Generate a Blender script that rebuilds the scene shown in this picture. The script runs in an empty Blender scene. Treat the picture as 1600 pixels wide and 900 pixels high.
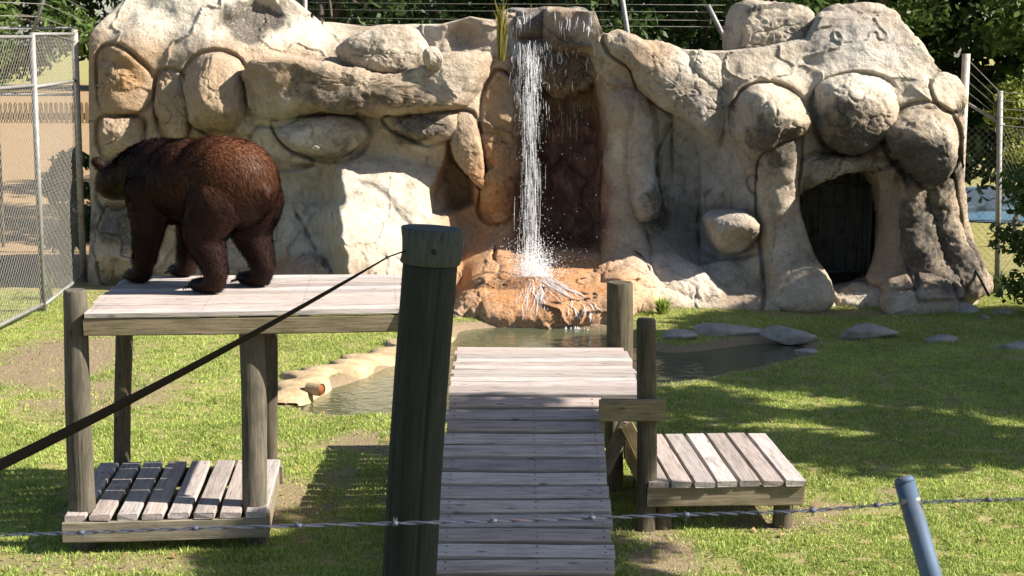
import bpy, bmesh, math, random
import numpy as np
from mathutils import Vector, Matrix

R = math.radians
random.seed(7)
rng = np.random.default_rng(11)
SC = bpy.context.scene
COL = SC.collection

# ---------------------------------------------------------------- camera
F = 2600.0                      # focal length in photo pixels (photo is 1600 wide)
PITCH = R(8.315)
CH = 3.1                        # camera height
cam = bpy.data.cameras.new('camera')
cam.sensor_width = 36.0
cam.lens = 36.0 * F / 1600.0
cam.clip_end = 600
cam.clip_start = 0.05
camo = bpy.data.objects.new('camera', cam)
camo.location = (0, 0, CH)
camo.rotation_euler = (math.pi / 2 - PITCH, 0, 0)
COL.objects.link(camo)
SC.camera = camo
cam.dof.use_dof = True
cam.dof.focus_distance = 13.0
cam.dof.aperture_fstop = 11.0

# ---------------------------------------------------------------- world, sun, exposure
SUN_EL, SUN_FRONT = R(38), R(10)           # sun on the right, a little on the camera's side
sd = Vector((math.cos(SUN_EL) * math.cos(SUN_FRONT), -math.cos(SUN_EL) * math.sin(SUN_FRONT), math.sin(SUN_EL)))
world = bpy.data.worlds.new('World')
SC.world = world
world.use_nodes = True
wn = world.node_tree
sky = wn.nodes.new('ShaderNodeTexSky')
sky.sky_type = 'NISHITA'
sky.sun_disc = False
sky.sun_elevation = SUN_EL
sky.sun_rotation = math.atan2(sd.x, sd.y)
wn.nodes['Background'].inputs['Strength'].default_value = 0.06
wn.links.new(sky.outputs['Color'], wn.nodes['Background'].inputs['Color'])
sun = bpy.data.lights.new('sun', 'SUN')
sun.energy = 5.0
sun.angle = R(0.5)
sun.color = (1.0, 0.93, 0.82)
suno = bpy.data.objects.new('sun', sun)
suno.rotation_euler = (-sd).to_track_quat('-Z', 'Y').to_euler()
suno.location = (20, 10, 20)
COL.objects.link(suno)
SC.view_settings.view_transform = 'Standard'
SC.view_settings.look = 'None'
SC.view_settings.exposure = 1.42
SC.view_settings.gamma = 1.0
SC.view_settings.use_curve_mapping = False
SC.render.engine = 'CYCLES'
SC.cycles.max_bounces = 6
SC.cycles.use_denoising = True

# ---------------------------------------------------------------- geometry helpers
cp, sp_ = math.cos(PITCH), math.sin(PITCH)


def Pv(px, py, Y):
    """photo pixel + depth -> world point (vectorised)"""
    px, py, Y = np.broadcast_arrays(np.asarray(px, float), np.asarray(py, float), np.asarray(Y, float))
    a = (px - 800) / F
    b = (450 - py) / F
    s = Y / (cp + b * sp_)
    return np.stack([a * s, Y, CH + s * (b * cp - sp_)], -1)


def P(px, py, Y):
    return Vector(Pv(px, py, Y))


def G(px, py, z=0.0):
    a = (px - 800) / F
    b = (450 - py) / F
    s = (z - CH) / (b * cp - sp_)
    return Vector((a * s, (cp + b * sp_) * s, z))


def proj(V):
    d = V[:, 1] * cp - (V[:, 2] - CH) * sp_
    u = V[:, 1] * sp_ + (V[:, 2] - CH) * cp
    return 800 + F * V[:, 0] / d, 450 - F * u / d


def _hash(i, j, k, s):
    with np.errstate(over='ignore'):
        n = (i * 374761393 + j * 668265263 + k * 2147483647 + s * 974634777).astype(np.uint32)
        n = (n ^ (n >> 13)) * np.uint32(1274126177)
        n = n ^ (n >> 16)
    return n.astype(np.float64) / 4294967295.0


def vnoise(p, s=0):
    f = np.floor(p)
    i = f.astype(np.int64)
    t = p - f
    t = t * t * (3 - 2 * t)
    r = 0
    for a in (0, 1):
        wa = t[:, 0] if a else 1 - t[:, 0]
        for b in (0, 1):
            wb = t[:, 1] if b else 1 - t[:, 1]
            for c in (0, 1):
                wc = t[:, 2] if c else 1 - t[:, 2]
                r = r + wa * wb * wc * _hash(i[:, 0] + a, i[:, 1] + b, i[:, 2] + c, s)
    return r * 2 - 1


def fbm(p, s=0, o=4):
    r, a, tot = 0, 1.0, 0
    for k in range(o):
        r = r + a * vnoise(p * (2.03 ** k) + 13.7 * k, s + k)
        tot += a
        a *= 0.5
    return r / tot


def smooth(a, b, x):
    t = np.clip((x - a) / (b - a), 0, 1)
    return t * t * (3 - 2 * t)


def closed_curve(pts, n):
    p = np.asarray(pts, float)
    m = len(p)
    out = []
    for i in range(m):
        p0, p1, p2, p3 = p[i - 1], p[i], p[(i + 1) % m], p[(i + 2) % m]
        for t in np.linspace(0, 1, 12, endpoint=False):
            out.append(0.5 * (2 * p1 + (p2 - p0) * t + (2 * p0 - 5 * p1 + 4 * p2 - p3) * t * t + (3 * p1 - p0 - 3 * p2 + p3) * t ** 3))
    out = np.array(out)
    d = np.r_[0, np.cumsum(np.linalg.norm(np.diff(np.vstack([out, out[:1]]), axis=0), axis=1))]
    q = np.linspace(0, d[-1], n, endpoint=False)
    ext = np.vstack([out, out[:1]])
    return np.stack([np.interp(q, d, ext[:, k]) for k in range(ext.shape[1])], -1)


def open_curve(pts, n):
    p = np.asarray(pts, float)
    p = np.vstack([2 * p[0] - p[1], p, 2 * p[-1] - p[-2]])
    out = []
    for i in range(1, len(p) - 2):
        p0, p1, p2, p3 = p[i - 1], p[i], p[i + 1], p[i + 2]
        for t in np.linspace(0, 1, 16, endpoint=False):
            out.append(0.5 * (2 * p1 + (p2 - p0) * t + (2 * p0 - 5 * p1 + 4 * p2 - p3) * t * t + (3 * p1 - p0 - 3 * p2 + p3) * t ** 3))
    out.append(p[-2])
    out = np.array(out)
    q = np.linspace(0, len(out) - 1, n)
    return np.stack([np.interp(q, np.arange(len(out)), out[:, k]) for k in range(out.shape[1])], -1)


def polysd(px, py, poly):
    """signed distance to a polygon, positive inside"""
    poly = np.asarray(poly, float)
    px = np.asarray(px, float)
    d = np.full(px.shape, 1e9)
    ins = np.zeros(px.shape, bool)
    for i in range(len(poly)):
        a, b = poly[i - 1], poly[i]
        e = b - a
        wx, wy = px - a[0], py - a[1]
        t = np.clip((wx * e[0] + wy * e[1]) / (e @ e + 1e-12), 0, 1)
        d = np.minimum(d, np.hypot(wx - t * e[0], wy - t * e[1]))
        c = ((a[1] > py) != (b[1] > py))
        with np.errstate(divide='ignore', invalid='ignore'):
            xi = a[0] + (py - a[1]) / (b[1] - a[1] if b[1] != a[1] else 1e-9) * e[0]
        ins ^= c & (px < xi)
    return np.where(ins, d, -d)


def linedist(px, py, line):
    line = np.asarray(line, float)
    d = np.full(np.shape(px), 1e9)
    for i in range(len(line) - 1):
        a, b = line[i], line[i + 1]
        e = b - a
        wx, wy = px - a[0], py - a[1]
        t = np.clip((wx * e[0] + wy * e[1]) / (e @ e + 1e-12), 0, 1)
        d = np.minimum(d, np.hypot(wx - t * e[0], wy - t * e[1]))
    return d


WL = {}


def wl(o):
    return WL.get(o.name, Vector((0, 0, 0))) if o else Vector((0, 0, 0))


def tag(o, label=None, cat=None, group=None, kind=None):
    if label:
        o['label'] = label
    if cat:
        o['category'] = cat
    if group:
        o['group'] = group
    if kind:
        o['kind'] = kind
    return o


def thing(name, label, cat, loc, group=None):
    o = bpy.data.objects.new(name, None)
    o.empty_display_size = 0.2
    COL.objects.link(o)
    o.location = loc
    WL[o.name] = Vector(loc)
    return tag(o, label, cat, group)


def newmesh(name, V, faces):
    V = np.asarray(V, np.float32)
    me = bpy.data.meshes.new(name)
    if isinstance(faces, np.ndarray):
        nf, k = faces.shape
        me.vertices.add(len(V))
        me.vertices.foreach_set('co', V.ravel())
        me.loops.add(nf * k)
        me.loops.foreach_set('vertex_index', faces.astype(np.int32).ravel())
        me.polygons.add(nf)
        me.polygons.foreach_set('loop_start', np.arange(0, nf * k, k, dtype=np.int32))
        me.update(calc_edges=True)
    else:
        me.from_pydata([tuple(v) for v in V.tolist()], [], faces)
        me.update()
    return me


def link(name, me, mat, parent=None, smooth_=True, loc=None):
    o = bpy.data.objects.new(name, me)
    COL.objects.link(o)
    if mat:
        me.materials.append(mat)
    if smooth_:
        me.polygons.foreach_set('use_smooth', np.ones(len(me.polygons), bool))
    if parent:
        o.parent = parent
    if loc is not None:
        o.location = Vector(loc) - wl(parent)
        WL[o.name] = Vector(loc)
    else:
        WL[o.name] = wl(parent)
    return o


def mk(name, V, faces, mat, parent=None, smooth_=True):
    """mesh given in world coordinates"""
    off = np.array(wl(parent))
    return link(name, newmesh(name, np.asarray(V) - off, faces), mat, parent, smooth_)


def place(name, me, mat, M, parent=None, smooth_=False):
    """mesh in its own frame, put at world matrix M"""
    o = bpy.data.objects.new(name, me)
    COL.objects.link(o)
    if mat and not me.materials:
        me.materials.append(mat)
    if smooth_:
        me.polygons.foreach_set('use_smooth', np.ones(len(me.polygons), bool))
    M = M.copy()
    WL[o.name] = M.translation.copy()
    if parent:
        o.parent = parent
        M.translation = M.translation - wl(parent)
    o.matrix_local = M
    return o


def tube_data(pts, rad, sides=8, flat=1.0, cap=True, twist=0.0):
    pts = [Vector(p) for p in pts]
    n = len(pts)
    rad = [rad] * n if np.isscalar(rad) else list(rad)
    V, Fc = [], []
    prev = None
    for i in range(n):
        t = (pts[min(i + 1, n - 1)] - pts[max(i - 1, 0)]).normalized()
        if prev is None:
            ref = Vector((0, 0, 1)) if abs(t.z) < 0.9 else Vector((0, 1, 0))
            a = t.cross(ref).normalized()
        else:
            a = (prev - t * prev.dot(t)).normalized()
        prev = a
        b = t.cross(a)
        tw = twist * i / max(1, n - 1)
        for k in range(sides):
            an = 2 * math.pi * k / sides
            x, y = math.cos(an), math.sin(an) * flat
            x, y = x * math.cos(tw) - y * math.sin(tw), x * math.sin(tw) + y * math.cos(tw)
            V.append(pts[i] + (a * x + b * y) * rad[i])
    for i in range(n - 1):
        for k in range(sides):
            k2 = (k + 1) % sides
            Fc.append((i * sides + k, i * sides + k2, (i + 1) * sides + k2, (i + 1) * sides + k))
    if cap:
        Fc.append(tuple(range(sides - 1, -1, -1)))
        Fc.append(tuple((n - 1) * sides + k for k in range(sides)))
    return [tuple(v) for v in V], Fc


class MB:
    def __init__(self):
        self.V, self.F = [], []

    def add(self, VF):
        o = len(self.V)
        self.V += VF[0]
        self.F += [tuple(i + o for i in f) for f in VF[1]]
        return self

    def tube(self, pts, rad, sides=6, **k):
        return self.add(tube_data(pts, rad, sides, **k))

    def build(self, name, mat, parent=None, smooth_=True):
        return mk(name, self.V, self.F, mat, parent, smooth_)


def axes(p0, p1, up):
    x = (p1 - p0).normalized()
    z = (up - x * up.dot(x)).normalized()
    y = z.cross(x)
    M = Matrix((x, y, z)).transposed().to_4x4()
    return M


def board_mesh(L, w, t, bev=0.006, seg=6, rough=0.0032, seed=0):
    """plank along local X with eased edges, slightly uneven"""
    r = random.Random(seed)
    prof = [(-w / 2 + bev, -t / 2), (w / 2 - bev, -t / 2), (w / 2, -t / 2 + bev), (w / 2, t / 2 - bev), (w / 2 - bev, t / 2), (-w / 2 + bev, t / 2), (-w / 2, t / 2 - bev), (-w / 2, -t / 2 + bev)]
    V, Fc = [], []
    cup = r.uniform(-.0015, .0015)
    ph = r.uniform(0, 6)
    e0, e1 = r.uniform(-.008, .008), r.uniform(-.008, .008)
    for i in range(seg + 1):
        u = i / seg
        x = -L / 2 + L * u + (e0 if i == 0 else e1 if i == seg else 0)
        sw = math.sin(u * 3 + ph) * rough
        for (y, z) in prof:
            V.append((x + (r.uniform(-.003, .003) if i in (0, seg) else 0), y + sw + r.uniform(-rough, rough) * .5, z + cup * (abs(y) / w) + math.sin(u * 4 + ph) * rough * .7))
    for i in range(seg):
        for k in range(8):
            k2 = (k + 1) % 8
            Fc.append((i * 8 + k, i * 8 + k2, (i + 1) * 8 + k2, (i + 1) * 8 + k))
    Fc.append(tuple(range(7, -1, -1)))
    Fc.append(tuple(seg * 8 + k for k in range(8)))
    me = bpy.data.meshes.new('board')
    me.from_pydata(V, [], Fc)
    me.update()
    return me


_bs = [0]


def board(name, p0, p1, w, t, mat, parent, up=Vector((0, 0, 1)), bev=0.006):
    p0, p1 = Vector(p0), Vector(p1)
    _bs[0] += 1
    me = board_mesh((p1 - p0).length, w, t, bev, seed=_bs[0])
    M = axes(p0, p1, up)
    M.translation = (p0 + p1) / 2
    return place(name, me, mat, M, parent)


def post(name, p0, p1, r0, r1, mat, parent=None, sides=20, seg=10, bev=.012, rough=.004, cracks=0):
    """round timber along local X from p0 (bottom) to p1 (top)"""
    p0, p1 = Vector(p0), Vector(p1)
    L = (p1 - p0).length
    _bs[0] += 1
    rr = random.Random(_bs[0])
    ph = [rr.uniform(0, 6) for _ in range(4)]
    ck = [(rr.uniform(0, 6.28), rr.uniform(.0, .6), rr.uniform(.5, 1.1), rr.uniform(-.25, .25)) for _ in range(cracks)]
    xs = [-L / 2, -L / 2 + bev] + [-L / 2 + L * i / seg for i in range(1, seg)] + [L / 2 - bev, L / 2]
    V, Fc = [], []
    for i, x in enumerate(xs):
        u = (x + L / 2) / L
        r = r0 + (r1 - r0) * u - (bev * .8 if i in (0, len(xs) - 1) else 0)
        for k in range(sides):
            a = 2 * math.pi * k / sides
            q = r + rough * (math.sin(2 * a + ph[0] + u * 2) + .6 * math.sin(3 * a + ph[1] - u * 3)) + rr.uniform(-rough, rough) * .3
            for a0, u0, u1, sl in ck:                       # drying checks running down the timber
                da = (a - a0 - sl * u + math.pi) % (2 * math.pi) - math.pi
                q -= r * .055 * math.exp(-(da / .045) ** 2) * (1 if u0 < u < u1 else 0)
            V.append((x, q * math.cos(a) + .006 * math.sin(u * 5 + ph[2]), q * math.sin(a) + .006 * math.sin(u * 4 + ph[3])))
    n = len(xs)
    for i in range(n - 1):
        for k in range(sides):
            k2 = (k + 1) % sides
            Fc.append((i * sides + k, i * sides + k2, (i + 1) * sides + k2, (i + 1) * sides + k))
    V.append((-L / 2, 0, 0))
    V.append((L / 2, 0, rr.uniform(-.004, .004)))
    for k in range(sides):
        k2 = (k + 1) % sides
        Fc.append((len(V) - 2, k2, k))
        Fc.append((len(V) - 1, (n - 1) * sides + k, (n - 1) * sides + k2))
    me = bpy.data.meshes.new(name)
    me.from_pydata(V, [], Fc)
    me.update()
    for f in me.polygons:
        f.use_smooth = len(f.vertices) == 4
    M = axes(p0, p1, Vector((0, 1, 0)))
    M.translation = (p0 + p1) / 2
    return place(name, me, mat, M, parent)


# ---------------------------------------------------------------- materials
class NT:
    def __init__(self, name):
        self.m = bpy.data.materials.new(name)
        self.m.use_nodes = True
        self.t = self.m.node_tree
        self.b = self.t.nodes['Principled BSDF']
        self.out = self.t.nodes['Material Output']
        self.b.inputs['Specular IOR Level'].default_value = 0.3

    def n(self, typ, **kw):
        x = self.t.nodes.new(typ)
        for k, v in kw.items():
            if k in x.inputs:
                x.inputs[k].default_value = v
            else:
                setattr(x, k, v)
        return x

    def l(self, a, b):
        self.t.links.new(a, b)

    def noise(self, vec, scale, detail=4, rough=.6, dist=0):
        x = self.n('ShaderNodeTexNoise')
        x.inputs['Scale'].default_value = scale
        x.inputs['Detail'].default_value = detail
        x.inputs['Roughness'].default_value = rough
        x.inputs['Distortion'].default_value = dist
        if vec:
            self.l(vec, x.inputs['Vector'])
        return x.outputs['Fac']

    def ramp(self, fac, stops):
        x = self.n('ShaderNodeValToRGB')
        e = x.color_ramp.elements
        while len(e) < len(stops):
            e.new(0.5)
        for el, (p, c) in zip(e, stops):
            el.position = p
            el.color = (*c, 1) if len(c) == 3 else c
        self.l(fac, x.inputs['Fac'])
        return x.outputs['Color']

    def val(self, fac, a, b):
        x = self.n('ShaderNodeMapRange')
        x.inputs['From Min'].default_value = a
        x.inputs['From Max'].default_value = b
        self.l(fac, x.inputs['Value'])
        return x.outputs['Result']

    def math(self, op, a, b=None):
        x = self.n('ShaderNodeMath', operation=op)
        for i, v in enumerate((a, b)):
            if v is None:
                continue
            if isinstance(v, (int, float)):
                x.inputs[i].default_value = v
            else:
                self.l(v, x.inputs[i])
        return x.outputs[0]

    def mix(self, fac, a, b, mode='MIX'):
        x = self.n('ShaderNodeMix', data_type='RGBA', blend_type=mode)
        for i, v in ((0, fac), (6, a), (7, b)):
            if isinstance(v, (int, float)):
                x.inputs[i].default_value = v
            elif isinstance(v, tuple):
                x.inputs[i].default_value = (*v, 1)
            else:
                self.l(v, x.inputs[i])
        return x.outputs[2]

    def attr(self, name):
        x = self.n('ShaderNodeAttribute', attribute_name=name)
        return x.outputs['Fac']

    def objco(self):
        return self.n('ShaderNodeTexCoord').outputs['Object']

    def mapping(self, vec, scale=(1, 1, 1), loc=None):
        x = self.n('ShaderNodeMapping')
        x.inputs['Scale'].default_value = scale
        self.l(vec, x.inputs['Vector'])
        if loc is not None:
            self.l(loc, x.inputs['Location'])
        return x.outputs['Vector']

    def bump(self, h, strength=.5, dist=.02, prev=None):
        x = self.n('ShaderNodeBump')
        x.inputs['Strength'].default_value = strength
        x.inputs['Distance'].default_value = dist
        self.l(h, x.inputs['Height'])
        if prev:
            self.l(prev, x.inputs['Normal'])
        return x.outputs['Normal']

    def finish(self, color=None, rough=None, normal=None, **kw):
        for k, v in (('Base Color', color), ('Roughness', rough), ('Normal', normal)):
            if v is None:
                continue
            if isinstance(v, (int, float)):
                self.b.inputs[k].default_value = v
            elif isinstance(v, tuple):
                self.b.inputs[k].default_value = (*v, 1)
            else:
                self.l(v, self.b.inputs[k])
        for k, v in kw.items():
            self.b.inputs[k].default_value = v
        return self.m


def wood_mat(name, dark, mid, light, var=.25, moss=None):
    t = NT(name)
    co = t.objco()
    rnd = t.n('ShaderNodeObjectInfo').outputs['Random']
    cb = t.n('ShaderNodeCombineXYZ')
    r100 = t.math('MULTIPLY', rnd, 37.0)
    for i in range(3):
        t.l(r100, cb.inputs[i])
    g = t.mapping(co, (1.4, 26, 26), cb.outputs[0])
    gn = t.noise(g, 2.2, 6, .65, .6)
    g2 = t.mapping(co, (3.0, 90, 90), cb.outputs[0])
    gf = t.noise(g2, 2.0, 3, .6)
    bl = t.noise(t.mapping(co, (2, 5, 5), cb.outputs[0]), 1.6, 4, .6)
    c = t.ramp(gn, [(.28, dark), (.5, mid), (.72, light)])
    c = t.mix(t.val(bl, .35, .7), c, t.mix(.5, c, light))
    dk = t.val(t.noise(t.mapping(co, (1.5, 7, 7), cb.outputs[0]), 2.3, 6, .7), .55, .72)
    c = t.mix(t.math('MULTIPLY', dk, .5), c, tuple(x * .8 for x in dark))
    ck = t.val(gf, .40, .30)
    c = t.mix(t.math('MULTIPLY', ck, .75), c, tuple(x * .3 for x in dark))
    kn = t.n('ShaderNodeTexVoronoi', Scale=1.0)
    t.l(t.mapping(co, (3.1, 9, 9), cb.outputs[0]), kn.inputs['Vector'])
    c = t.mix(t.math('MULTIPLY', t.val(kn.outputs['Distance'], .13, .05), .7), c, tuple(x * .45 for x in dark))
    if moss:
        mo = t.val(t.noise(t.mapping(co, (2.5, 6, 6), cb.outputs[0]), 2.0, 5, .65), .5, .68)
        c = t.mix(t.math('MULTIPLY', mo, .6), c, moss)
    hv = t.n('ShaderNodeHueSaturation')
    t.l(c, hv.inputs['Color'])
    t.l(t.val(rnd, 0, 1), hv.inputs['Value'])
    vr = t.n('ShaderNodeMapRange')
    vr.inputs['To Min'].default_value = 1 - var
    vr.inputs['To Max'].default_value = 1 + var * .7
    t.l(rnd, vr.inputs['Value'])
    t.l(vr.outputs[0], hv.inputs['Value'])
    sr = t.n('ShaderNodeMapRange')
    sr.inputs['To Min'].default_value = .7
    sr.inputs['To Max'].default_value = 1.25
    t.l(t.math('FRACT', t.math('MULTIPLY', rnd, 7.3)), sr.inputs['Value'])
    t.l(sr.outputs[0], hv.inputs['Saturation'])
    nb = t.bump(gn, .5, .006)
    nb = t.bump(gf, .4, .003, nb)
    return t.finish(hv.outputs[0], .85, nb)


M_DECK = wood_mat('weathered_deck_wood', (.155, .125, .11), (.33, .275, .25), (.47, .405, .375), .28)
M_FASCIA = wood_mat('weathered_beam_wood', (.085, .066, .04), (.18, .142, .088), (.28, .225, .145), .2, (.09, .095, .04))
M_POST = wood_mat('weathered_round_post', (.03, .025, .016), (.075, .06, .036), (.165, .13, .085), .2, (.045, .05, .022))
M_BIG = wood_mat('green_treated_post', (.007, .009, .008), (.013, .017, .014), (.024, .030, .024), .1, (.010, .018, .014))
M_BIGTOP = wood_mat('grey_post_cap', (.022, .028, .026), (.038, .047, .043), (.06, .072, .066), .1)


def metal_mat(name, c, rough=.5, metallic=.6, rust=.0):
    t = NT(name)
    n = t.noise(t.objco(), 14, 5, .65)
    col = t.mix(t.val(n, .35, .7), c, tuple(x * .7 for x in c))
    if rust:
        n2 = t.noise(t.objco(), 5, 6, .7)
        col = t.mix(t.math('MULTIPLY', t.val(n2, .5, .62), rust), col, (.22, .11, .05))
    return t.finish(col, rough, t.bump(n, .2, .003), Metallic=metallic)


M_GALV = metal_mat('galvanised_steel', (.27, .265, .255), .6, .3)
M_GALVB = metal_mat('blue_grey_pipe', (.065, .105, .165), .65, .1, .6)
M_MESH = metal_mat('chain_link_wire', (.27, .255, .23), .6, .2)
M_BARB = metal_mat('barbed_wire_steel', (.07, .085, .13), .6, .2, .3)
M_RUSTP = metal_mat('rusty_pipe_post', (.42, .37, .32), .6, .3, .6)
M_STRAP = metal_mat('dark_strap', (.014, .010, .009), .8, .0)
M_BLACK = metal_mat('dark_bolt', (.02, .02, .02), .6, .3)


def rock_mat():
    t = NT('sculpted_concrete_rock')
    co = t.objco()
    big = t.noise(co, 1.3, 6, .6, .3)
    mid = t.noise(co, 5.0, 8, .68, .2)
    fine = t.noise(co, 26, 8, .7)
    c = t.ramp(big, [(.3, (.33, .25, .175)), (.5, (.47, .39, .295)), (.68, (.60, .53, .43))])
    c = t.mix(t.math('MULTIPLY', t.val(mid, .60, .38), .6), c, (.27, .20, .14))
    c = t.mix(t.math('MULTIPLY', t.val(fine, .50, .34), .5), c, (.15, .12, .09))
    gy = t.math('MULTIPLY', t.attr('grey'), t.val(mid, .25, .6))
    pale = t.math('MULTIPLY', t.attr('pale'), t.val(mid, .2, .5))
    c = t.mix(pale, c, (.66, .60, .50))
    c = t.mix(gy, c, (.50, .50, .51))
    # streaks of run-off, down the face
    stc = t.mapping(co, (7, 7, .8))
    st = t.noise(stc, 1.4, 6, .6, .3)
    c = t.mix(t.math('MULTIPLY', t.val(st, .56, .72), .45), c, (.13, .115, .10))
    tn = t.math('MULTIPLY', t.attr('tan'), t.val(big, .2, .6))
    c = t.mix(tn, c, t.mix(fine, (.22, .12, .055), (.46, .29, .15)))
    orv = t.math('MULTIPLY', t.attr('orange'), t.val(mid, .2, .55))
    c = t.mix(orv, c, t.mix(t.val(fine, .35, .65), (.30, .105, .025), (.60, .31, .13)))
    al = t.math('SUBTRACT', t.math('ADD', t.math('MULTIPLY', t.attr('algae'), .62), t.math('MULTIPLY', mid, 1.1)), .72)
    al2 = t.math('MULTIPLY', t.val(al, 0, .22), t.val(fine, .18, .5))
    c = t.mix(t.math('MULTIPLY', al2, .85), c, (.06, .05, .043))
    we = t.attr('wet')
    wn_ = t.noise(t.mapping(co, (3, 3, 1.1)), 2.5, 6, .7, .3)
    c = t.mix(t.math('MULTIPLY', we, .93), c, t.ramp(wn_, [(.3, (.045, .022, .018)), (.5, (.14, .062, .045)), (.72, (.34, .18, .11))]))
    rg = t.n('ShaderNodeMapRange')
    rg.inputs['To Min'].default_value = .92
    rg.inputs['To Max'].default_value = .35
    t.l(we, rg.inputs['Value'])
    vo = t.n('ShaderNodeTexVoronoi', Scale=9.0, feature='F1')
    t.l(co, vo.inputs['Vector'])
    nb = t.bump(mid, .9, .10)
    nb = t.bump(fine, .8, .028, nb)
    pit = t.noise(co, 70, 4, .6)
    nb = t.bump(pit, .4, .006, nb)
    return t.finish(c, rg.outputs[0], nb)


M_ROCK = rock_mat()


def stone_mat(name, a, b):
    t = NT(name)
    co = t.objco()
    n = t.noise(co, 6, 8, .65)
    f = t.noise(co, 40, 4, .6)
    c = t.mix(t.val(n, .3, .7), a, b)
    return t.finish(c, .9, t.bump(f, .5, .01, t.bump(n, .6, .04)))


M_STONE = stone_mat('grey_stone', (.17, .155, .135), (.36, .34, .31))
M_RIM = stone_mat('pale_concrete', (.24, .16, .085), (.46, .36, .22))
M_DEN = stone_mat('den_wall_shade_black', (.012, .011, .010), (.03, .028, .025))  # near-black colour stands in for the deep shade inside the cave
M_GATE = metal_mat('dull_gate_steel', (.10, .10, .10), .6, .5)


def ground_mat():
    t = NT('lawn_ground')
    co = t.objco()
    n1 = t.noise(co, .9, 6, .6)
    n2 = t.noise(co, 6, 8, .7)
    n3 = t.noise(co, 45, 4, .7)
    c = t.ramp(n2, [(.3, (.14, .14, .04)), (.5, (.27, .25, .085)), (.7, (.40, .35, .15))])
    c = t.mix(t.math('MULTIPLY', t.val(n1, .45, .7), .5), c, (.22, .19, .08))
    c = t.mix(t.math('MULTIPLY', t.val(n3, .5, .35), .6), c, (.035, .04, .015))
    d = t.math('ADD', t.attr('dirt'), t.math('MULTIPLY', t.math('SUBTRACT', n2, .5), 1.6))
    soil = t.mix(n3, (.13, .09, .05), (.33, .25, .165))
    c = t.mix(t.val(d, .35, .9), c, soil)
    dry = t.mix(n2, (.22, .145, .075), (.34, .235, .13))
    c = t.mix(t.attr('dry'), c, dry)
    return t.finish(c, .95, t.bump(n3, .8, .03))


M_GROUND = ground_mat()


def leaf_mat(name, a, b, trans=.35, hl=None):
    t = NT(name)
    g = t.n('ShaderNodeNewGeometry')
    ri = g.outputs['Random Per Island']
    pn = t.noise(t.objco(), 1.1, 3, .6)
    f = t.math('ADD', t.math('MULTIPLY', ri, .55), t.math('MULTIPLY', t.val(pn, .25, .75), .45))
    c = t.ramp(f, [(.15, a), (.85, b)] + ([(1.0, hl)] if hl else []))
    tr = t.n('ShaderNodeBsdfTranslucent')
    t.l(c, tr.inputs['Color'])
    mx = t.n('ShaderNodeMixShader')
    mx.inputs[0].default_value = trans
    t.finish(c, .55)
    t.l(t.b.outputs[0], mx.inputs[1])
    t.l(tr.outputs[0], mx.inputs[2])
    t.l(mx.outputs[0], t.out.inputs['Surface'])
    return t.m


M_GRASS = leaf_mat('grass_blades', (.14, .21, .035), (.47, .55, .14), .3, (.62, .62, .27))
M_LEAF = leaf_mat('dark_leaves', (.022, .045, .014), (.07, .12, .03), .3)
M_LEAF2 = leaf_mat('mid_leaves', (.04, .075, .018), (.12, .18, .04), .35)
M_LEAFY = leaf_mat('yellow_green_leaves', (.15, .19, .03), (.30, .33, .06), .4)
M_BARK = stone_mat('bark', (.05, .04, .03), (.14, .115, .09))


def water_mat(name, base, rough=.06, scale=9, strength=.2):
    t = NT(name)
    co = t.objco()
    n = t.noise(co, scale, 4, .55, .4)
    return t.finish(base, rough, t.bump(n, strength, .05), **{'Specular IOR Level': .5, 'IOR': 1.33})


M_WATER = water_mat('murky_pond_water', (.075, .082, .045))
M_LAKE = water_mat('far_pond_water', (.07, .15, .23), .25, 1.5, .2)


def foam_mat():
    t = NT('falling_water')
    tr = t.n('ShaderNodeBsdfTranslucent')
    tr.inputs['Color'].default_value = (.85, .87, .9, 1)
    mx = t.n('ShaderNodeMixShader')
    mx.inputs[0].default_value = .45
    t.finish((.85, .86, .88), .25)
    t.l(t.b.outputs[0], mx.inputs[1])
    t.l(tr.outputs[0], mx.inputs[2])
    tp_ = t.n('ShaderNodeBsdfTransparent')
    m2 = t.n('ShaderNodeMixShader')
    m2.inputs[0].default_value = .35
    t.l(mx.outputs[0], m2.inputs[1])
    t.l(tp_.outputs[0], m2.inputs[2])
    t.l(m2.outputs[0], t.out.inputs['Surface'])
    return t.m


M_FOAM = foam_mat()

# ================================================================= GROUND
pond_px = [(470, 628), (500, 600), (545, 585), (620, 556), (700, 525), (722, 506), (830, 500), (940, 508), (985, 528), (1050, 540), (1120, 534), (1190, 526), (1255, 530), (1262, 543), (1205, 566), (1140, 578), (1060, 594), (960, 612), (850, 628), (700, 640), (560, 642)]
pond = np.array([G(x, y)[:2] for x, y in pond_px])
pond = closed_curve(pond, 160)


def axis(lo, hi, fine, far_lo, far_hi, nfar):
    a = np.arange(lo, hi + 1e-6, fine)
    g = np.geomspace(fine * 1.5, far_hi - hi, nfar) + hi
    l = lo - np.geomspace(fine * 1.5, lo - far_lo, nfar)[::-1]
    return np.r_[l, a, g]


gx = axis(-7, 7, .09, -260, 260, 26)
gy = axis(6.5, 23.5, .09, -60, 420, 26)
GX, GY = np.meshgrid(gx, gy)


def ground_z(x, y):
    p = np.stack([x, y, 0 * x], -1).reshape(-1, 3)
    near = smooth(60, 20, np.hypot(x, y - 14)).ravel()
    z = (fbm(p * .5, 3, 3) * .05 + fbm(p * 2.5, 5, 3) * .014) * near
    z = z + (1.35 * smooth(24, 58, y) * smooth(-5.5, -9, x)).ravel()
    sdp = polysd(p[:, 0], p[:, 1], pond)
    return (z - .45 * smooth(-.10, .5, sdp) * 1.0).reshape(np.shape(x)), sdp.reshape(np.shape(x))


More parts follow.
